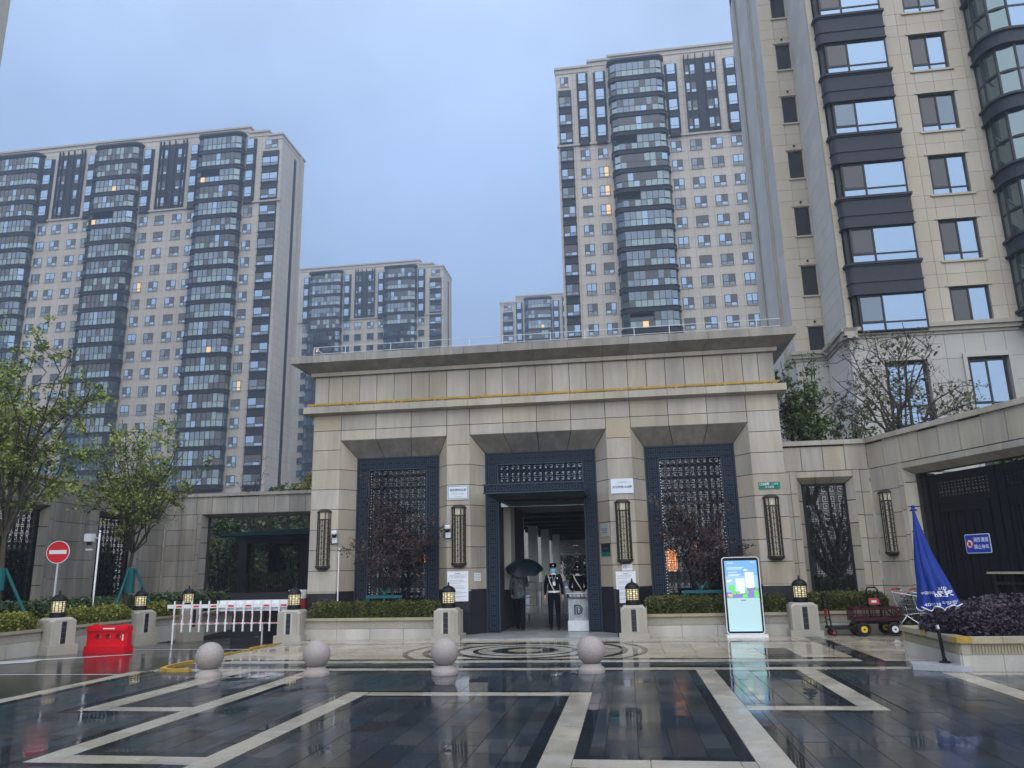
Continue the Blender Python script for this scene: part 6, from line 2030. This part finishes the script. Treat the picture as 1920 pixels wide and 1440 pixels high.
# ------------------------------------------------------------------ vegetation
def leaf_mesh(name, pts, size, mt, tint=None, up=.3, elong=1.8, sv=.35):
    """many small leaf faces; pts (n,3)"""
    n = len(pts)
    pts = np.asarray(pts, float)
    nrm = rng.normal(size=(n, 3)); nrm[:, 2] += up
    nrm /= np.linalg.norm(nrm, axis=1)[:, None]
    a = np.cross(nrm, rng.normal(size=(n, 3))); a /= np.linalg.norm(a, axis=1)[:, None]
    b = np.cross(nrm, a)
    s = size * (1 + sv * rng.normal(size=n)).clip(.4, 1.9)
    L_, W_ = (s * elong / 2)[:, None], (s / 2)[:, None]
    V = np.empty((n, 4, 3))
    bend = nrm * (s * .18)[:, None]
    V[:, 0] = pts - a * L_
    V[:, 1] = pts + b * W_ + bend
    V[:, 2] = pts + a * L_
    V[:, 3] = pts - b * W_ + bend
    me = bpy.data.meshes.new(name)
    me.vertices.add(n * 4); me.vertices.foreach_set('co', V.ravel())
    me.loops.add(n * 4); me.loops.foreach_set('vertex_index', np.arange(n * 4, dtype=np.int32))
    me.polygons.add(n); me.polygons.foreach_set('loop_start', np.arange(0, n * 4, 4, dtype=np.int32))
    me.update()
    at = me.attributes.new('tint', 'FLOAT', 'FACE')
    t = rng.random(n) ** 1.6 if tint is None else np.clip(tint, 0, 1)
    at.data.foreach_set('value', t.astype(np.float32))
    me.materials.append(mt)
    me.validate()
    return me
def branch_tree(base, trunk_h, trunk_r, top, crown_r, limbs, seed, sub=5, twig=4, lean=(0, 0), flare=.9, zlow=.35, stems=1):
    """returns MB of wood, list of twig points for leaves"""
    R = random.Random(seed)
    mb = MB(); tips = []
    base = Vector(base)
    def seg(p, q, r0, r1, n=3, wob=.06):
        P = [p.lerp(q, k / n) for k in range(n + 1)]
        L_ = (q - p).length
        for k in range(1, n): P[k] += Vector((R.gauss(0, wob), R.gauss(0, wob), R.gauss(0, wob * .5))) * L_
        mb.tube(P, [r0 + (r1 - r0) * k / n for k in range(n + 1)], 6 if r0 > .03 else 4, caps=False)
        return P
    forks = []
    for s in range(stems):
        off = Vector((R.gauss(0, .12), R.gauss(0, .12), 0)) if stems > 1 else Vector()
        fk = base + off * .4 + Vector((lean[0] + off.x, lean[1] + off.y, trunk_h))
        seg(base + off * .3, fk, trunk_r, trunk_r * .8, 3, .02)
        forks.append(fk)
    for i in range(limbs):
        fk = R.choice(forks)
        a = 2 * math.pi * (i + R.random() * .6) / limbs
        el = R.uniform(zlow, 1)
        tgt = base + Vector((lean[0] + crown_r * math.cos(a) * math.sqrt(max(.02, 1 - (el * .85) ** 2)) * R.uniform(.65, 1), lean[1] + crown_r * math.sin(a) * math.sqrt(max(.02, 1 - (el * .85) ** 2)) * R.uniform(.65, 1), trunk_h + (top - trunk_h) * el * R.uniform(.85, 1)))
        mid = fk.lerp(tgt, .45) + Vector((0, 0, .12 * (tgt - fk).length))
        r0 = trunk_r * R.uniform(.3, .55)
        P = seg(fk, mid, r0, r0 * .65) + seg(mid, tgt, r0 * .65, .008)
        for k in range(sub):
            f = R.uniform(.25, 1)
            p = P[min(len(P) - 2, int(f * (len(P) - 1)))].lerp(P[min(len(P) - 1, int(f * (len(P) - 1)) + 1)], R.random())
            d = Vector((R.gauss(0, 1), R.gauss(0, 1), R.gauss(.45, .6))).normalized()
            q = p + d * crown_r * R.uniform(.22, .5)
            Q = seg(p, q, .013, .005, 3, .08)
            for w in range(twig):
                g = R.uniform(.3, 1)
                p2 = p.lerp(q, g)
                d2 = Vector((R.gauss(0, 1), R.gauss(0, 1), R.gauss(.4, .7))).normalized()
                q2 = p2 + d2 * crown_r * R.uniform(.1, .26)
                mb.tube([p2, q2], [.006, .003], 4, caps=False)
                tips.append((p2, q2))
    return mb, tips
def tree(name, label, base, trunk_h, trunk_r, top, crown_r, limbs, seed, leaves, lsize, lm, bark='bark', spread=.07, group=None, cat='tree', clump=True, **kw):
    t = thing(name, label, cat, base, group=group)
    wood, tips = branch_tree(base, trunk_h, trunk_r, top, crown_r, limbs, seed, **kw)
    wood.done('trunk', M[bark], t)
    if leaves:
        A = np.array([tuple(a) for a, b in tips]); B = np.array([tuple(b) for a, b in tips])
        w = rng.random(len(A)) ** 1.5 + .05 if clump else np.ones(len(A))
        idx = rng.choice(len(A), leaves, p=w / w.sum())
        f = rng.random(leaves)[:, None]
        P = A[idx] * (1 - f) + B[idx] * f + rng.normal(size=(leaves, 3)) * spread
        ct = rng.random(len(A))
        tn = (ct[idx] * .6 + rng.random(leaves) * .5) ** 1.4
        o = link(bpy.data.objects.new('crown', leaf_mesh('crown', P, lsize, M[lm], tn)))
        setp(o, t)
    return t
tree('street_tree', 'tall leafy tree at the left edge in front of the grey wall', (-14.7, 16.75, .4), 2.2, .07, 7.6, 2.5, 18, 3, 10500, .05, 'leaf', sub=6, twig=5, spread=.07, zlow=.4)
tree('street_tree', 'staked young tree with fresh green leaves beside the camera post', (-14.35, 21.2, .4), 1.9, .06, 6.6, 2.1, 20, 5, 9500, .048, 'leaf', sub=6, twig=5, spread=.07, zlow=.35)
def stakes(label, c, h, r, hb):
    t = thing('tree_stakes', label, 'tree stakes', c)
    for k in range(3):
        a = 2 * math.pi * k / 3 + .6
        MB().tube([(c[0] + r * math.cos(a), c[1] + r * math.sin(a), c[2]), (c[0] + .1 * math.cos(a), c[1] + .1 * math.sin(a), c[2] + h)], .035, 8).done('stake', M['teal'], t)
    MB().lathe([(.13, 0), (.13, hb)], (c[0], c[1], c[2] + h - hb), 12, close=False).done('trunk_wrap', M['teal'], t)
    return t
stakes('teal tree stakes around the young tree beside the camera post', (-14.35, 21.2, .45), 1.45, .8, .7)
stakes('teal tree stakes at the foot of the leftmost tree', (-14.7, 16.75, .45), 1.45, .8, .5)
def tstand(label, x, y):
    t = thing('tree_support', label, 'tree support', (x, y, .45))
    piece('crossbar', t, M['teal'], x - .48, x + .48, y - .14, y - .06, .98, 1.05)
    for q in (-.42, 0, .42): MB().tube([(x + q, y - .1, .45), (x + q, y - .1, .98)], .03, 8).done('post', M['teal'], t)
    MB().tube([(x - .12, y - .1, 1.25), (x, y - .06, 1.05)], .022, 6).done('brace', M['teal'], t)
    MB().tube([(x + .12, y - .1, 1.25), (x, y - .06, 1.05)], .022, 6).done('brace', M['teal'], t)
tree('plum_tree', 'dark purple leaved plum tree in front of the left lattice window', (-6.15, 20.1, .4), .75, .05, 3.9, 1.5, 15, 9, 3600, .038, 'leaf_plum', 'darkbark', sub=6, twig=4, spread=.06, zlow=.25, stems=3)
tree('plum_tree', 'dark purple leaved plum tree in front of the right lattice window', (1.75, 20.1, .4), .7, .05, 3.8, 1.35, 14, 14, 2800, .038, 'leaf_plum', 'darkbark', sub=6, twig=4, spread=.06, zlow=.25, stems=3)
tstand('teal support frame under the left plum tree', -6.3, 20.05)
tstand('teal support frame under the right plum tree', 1.75, 20.05)
tree('garden_tree', 'bare limbed dark tree seen through the lattice window right of the gatehouse', (5.55, 22.6, 0), 1.1, .16, 4.6, 1.5, 14, 31, 900, .06, 'leaf_dark', 'darkbark', sub=4, twig=3)
tree('podium_tree', 'sparse small leaved tree spreading above the slanting wall at right', (7.25, 21.4, 3.6), .8, .09, 4.8, 2.35, 18, 41, 1500, .055, 'leaf_sage', 'bark', sub=6, twig=4, spread=.06, zlow=.3, stems=4)
tree('evergreen_shrub', 'dense upright green shrub rising behind the short right wall', (5.05, 22.4, 3.2), .6, .06, 4.5, 1.0, 17, 51, 5500, .055, 'leaf_mid', 'bark', sub=7, twig=4, spread=.07, zlow=.4, stems=4)
tree('evergreen_shrub', 'lower green shrub behind the corner of the right wing wall', (6.25, 22.2, 3.4), .4, .05, 2.5, .8, 10, 52, 2200, .05, 'leaf_mid', 'bark', sub=6, twig=4, spread=.06, zlow=.3, stems=4)
for k, (x, y, h, r, lm, lb) in enumerate(((-16.6, 38, 5.6, 2.3, 'leaf_dark', 'dark green tree beyond the ramp, left of the pergola'), (-13.8, 41, 5.6, 2.4, 'leaf_sage', 'grey green tree beyond the ramp behind the pergola posts'), (-11.3, 40, 5.2, 2.2, 'leaf_dark', 'dark green tree beyond the ramp, beside the gatehouse'), (-18.6, 34, 6, 2.0, 'leaf_dark', 'dark green tree filling the left of the driveway opening'))):
    tree('garden_tree', lb, (x, y, -.5), 1.2, .1, h, r, 14, 60 + k, 5000, .1, lm, 'darkbark', sub=5, twig=4, spread=.12, group='trees beyond the ramp')
for k, (x, y, h, lm, lb) in enumerate(((-13.6, 29.9, 1.35, 'leaf_dark', 'small green bush peeping over the driveway wall, leftmost'), (-12.6, 29.8, 1.75, 'leaf_yellow', 'yellowing bush peeping over the driveway wall beside the gatehouse'), (-11.7, 30, 1.4, 'leaf_yellow', 'olive bush peeping over the driveway wall at the gatehouse corner'))):
    tree('roof_bush', lb, (x, y, 3.9), .2, .04, h, .8, 9, 80 + k, 2200, .06, lm, 'bark', sub=5, twig=4, spread=.08, group='bushes over the driveway wall', cat='bush')
tree('bare_sapling', 'bare twiggy sapling rising behind the driveway wall', (-15.3, 30.2, 3.6), .5, .03, 3.2, .9, 7, 90, 0, .05, 'leaf', 'darkbark', sub=3, twig=2)
for k, (x, y, lb) in enumerate(((-3.4, 58, 'dark tree at the end of the passage, left'), (-1.2, 57, 'dark tree at the end of the passage, right'), (.8, 60, 'dark tree at the end of the passage, far right'))):
    tree('garden_tree', lb, (x, y, 0), .6, .12, 4.6, 2.2, 12, 95 + k, 4000, .12, 'leaf_dark', 'darkbark', sub=5, twig=4, spread=.15, zlow=.1)
tree('garden_tree', 'dark tree showing over the top of the black vehicle gate', (9.6, 18.3, 0), 1.5, .1, 4.4, 1.7, 14, 99, 7000, .08, 'leaf_dark', 'darkbark', sub=5, twig=4, spread=.1)

def hedge(label, Mx, s0, s1, y0, y1, z0, z1, n, size, lm, round_=.12, cat='hedge', rough=.03):
    t = thing('hedge', label, cat, Mx @ Vector(((s0 + s1) / 2, (y0 + y1) / 2, z0)))
    A = [(s1 - s0) * (y1 - y0), (s1 - s0) * (z1 - z0), (y1 - y0) * (z1 - z0), (y1 - y0) * (z1 - z0), (s1 - s0) * (z1 - z0) * .4]
    f = rng.choice(5, n, p=np.array(A) / sum(A))
    u, v = rng.random(n), rng.random(n)
    P = np.empty((n, 3))
    X = s0 + (s1 - s0) * u; Yv = y0 + (y1 - y0) * v; Z = z0 + (z1 - z0) * v
    P[:, 0] = np.where((f == 0) | (f == 1) | (f == 4), X, np.where(f == 2, s0, s1))
    P[:, 1] = np.where(f == 0, Yv, np.where(f == 1, y0, np.where(f == 4, y1, y0 + (y1 - y0) * u)))
    P[:, 2] = np.where(f == 0, z1, Z)
    # round the upper edges and make the surface lumpy
    for ax_, lo, hi in ((0, s0, s1), (1, y0, y1)):
        e_ = np.minimum(P[:, ax_] - lo, hi - P[:, ax_])
        k = np.clip(1 - e_ / round_, 0, 1) ** 2
        top_ = P[:, 2] > z1 - round_
        P[:, 2] -= np.where(top_, k * round_ * .7, 0)
    lump = np.sin(P[:, 0] * 7.1) * np.sin(P[:, 0] * 3.3 + P[:, 1] * 9) * .5 + np.sin(P[:, 0] * 17 + P[:, 1] * 13) * .3
    P[:, 2] += lump * rough * np.clip((P[:, 2] - z0) / (z1 - z0), 0, 1)
    P += rng.normal(size=(n, 3)) * rough * .7
    shoot = rng.random(n) < .04
    P[:, 2] += np.where(shoot, np.abs(rng.normal(size=n)) * .06, 0)
    W_ = np.array([tuple(Mx @ Vector(p)) for p in P])
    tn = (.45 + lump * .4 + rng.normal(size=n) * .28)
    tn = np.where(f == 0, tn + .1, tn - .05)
    setp(link(bpy.data.objects.new('foliage', leaf_mesh('foliage', W_, size, M[lm], tn, up=.8, elong=1.5))), t)
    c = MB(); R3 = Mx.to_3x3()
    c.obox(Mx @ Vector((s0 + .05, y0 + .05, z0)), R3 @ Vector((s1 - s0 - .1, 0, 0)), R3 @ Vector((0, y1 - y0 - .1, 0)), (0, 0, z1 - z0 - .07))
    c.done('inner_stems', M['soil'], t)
    return t
def WF(p0, p1): return wall_frame(p0, p1)[0]
m_ = WF((-8.25, 19.62), (-4.75, 19.45))
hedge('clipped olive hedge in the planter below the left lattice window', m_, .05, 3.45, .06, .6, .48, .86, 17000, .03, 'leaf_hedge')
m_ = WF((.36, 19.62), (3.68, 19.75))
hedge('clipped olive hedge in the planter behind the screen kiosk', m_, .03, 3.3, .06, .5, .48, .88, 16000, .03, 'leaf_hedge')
m_ = WF((4.28, 19.95), (6.2, 20.1))
hedge('clipped olive hedge behind the wagon and shopping trolleys', m_, .03, 1.8, .06, .7, .48, .9, 11000, .03, 'leaf_hedge')
hedge('loose reddish olive shrub behind the shopping trolleys', WF((6.25, 19.9), (6.9, 18.3)), .0, 1.2, .06, .5, .0, .82, 2500, .05, 'leaf_sage', cat='shrub', rough=.06)
I4 = WF((-13.7, 13.0), (-13.62, 17.0))
hedge('bright yellow green hedge in the far left planter', I4, .1, 3.85, .05, .55, .48, .83, 13000, .036, 'leaf_bright', rough=.05)
hedge('dark green hedge behind the bright one in the far left planter', I4, .1, 3.9, .95, 1.6, .48, 1.02, 7000, .06, 'leaf_dark', rough=.06)
I5 = WF((-13.6, 17.6), (-13.6, 20.35))
hedge('bright yellow green hedge in the planter behind the red barrier', I5, .05, 2.7, .05, .55, .48, .83, 11000, .036, 'leaf_bright', rough=.05)
hedge('dark green hedge behind the bright one by the red barrier', I5, -.4, 3.3, .95, 1.6, .48, 1.02, 7000, .06, 'leaf_dark', rough=.06)
I6 = WF((-13.6, 20.9), (-13.4, 22.35))
hedge('bright yellow green hedge in the planter beyond the barrier arm', I6, .05, 1.4, .05, .55, .48, .83, 4000, .05, 'leaf_bright', rough=.05)
hedge('dark green hedge behind the bright one beyond the barrier arm', I6, .1, 5.2, .95, 1.8, .48, 1.02, 7000, .06, 'leaf_dark', rough=.06)
hedge('dark green hedge inside the right lattice window', WF((4.3, 21.9), (6.3, 21.9)), 0, 2.0, 0, .6, .0, 1.2, 4500, .06, 'leaf_dark', rough=.06)
hedge('dark undergrowth behind the ramp railing', WF((-18, 33.8), (-8.5, 33.8)), 0, 9.5, 0, 1.2, -.5, 1.5, 9000, .1, 'leaf_dark', rough=.15, cat='undergrowth')
hedge('dark undergrowth behind the side wall windows', WF((-18.6, 15), (-19.2, 27.5)), 0, 12.5, 0, 1, 0, 2.6, 9000, .1, 'leaf_dark', rough=.2, cat='undergrowth')
hedge('tall dark wall of shrubs closing the view beyond the pergola', WF((-27, 44), (-8.5, 44)), 0, 18.5, 0, 1.5, -.5, 5.6, 16000, .17, 'leaf_dark', rough=.3, cat='shrubs')
# purple mound in the corner planter
pm = thing('purple_shrub', 'dense purple leaved mound of shrubs in the large corner planter', 'shrub', (7.9, 14.3, .44))
n = 60000
a = rng.random(n) * 2 * np.pi
cz = rng.random(n)
ex_, ey_ = 3.1, 1.12
sx = np.sqrt(1 - cz ** 2.6)
X = 8.0 + ex_ * np.sign(np.cos(a)) * np.abs(np.cos(a)) ** .62 * sx
Yv = 14.32 + ey_ * np.sign(np.sin(a)) * np.abs(np.sin(a)) ** .75 * sx
lump = np.sin(X * 3.1 + Yv * 2) * .5 + np.sin(X * 7 + 1) * np.sin(Yv * 6) * .5
Z = .46 + .62 * cz + lump * .035 * cz
dd = rng.normal(size=(n, 3)) * .03
P = np.stack([X, Yv, Z], 1) + dd
tn = .3 + lump * .15 + rng.normal(size=n) * .3
setp(link(bpy.data.objects.new('foliage', leaf_mesh('foliage', P, .034, M['leaf_purple'], tn, up=.5, elong=2.0))), pm)
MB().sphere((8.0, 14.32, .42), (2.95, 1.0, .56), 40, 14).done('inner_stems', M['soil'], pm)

# ------------------------------------------------------------------ haze
hz = MB().box(-230, 160, -60, 260, -2.6, 84).done('haze', [], None, kind='stuff')
hm = bpy.data.materials.new('haze_air')
hm.use_nodes = True
ht_ = hm.node_tree
ht_.nodes.clear()
ho_ = ht_.nodes.new('ShaderNodeOutputMaterial')
pv = ht_.nodes.new('ShaderNodeVolumePrincipled')
pv.inputs['Color'].default_value = (.72, .83, .97, 1)
pv.inputs['Density'].default_value = .0016
pv.inputs['Anisotropy'].default_value = .65
ht_.links.new(pv.outputs[0], ho_.inputs['Volume'])
hz.data.materials.append(hm)
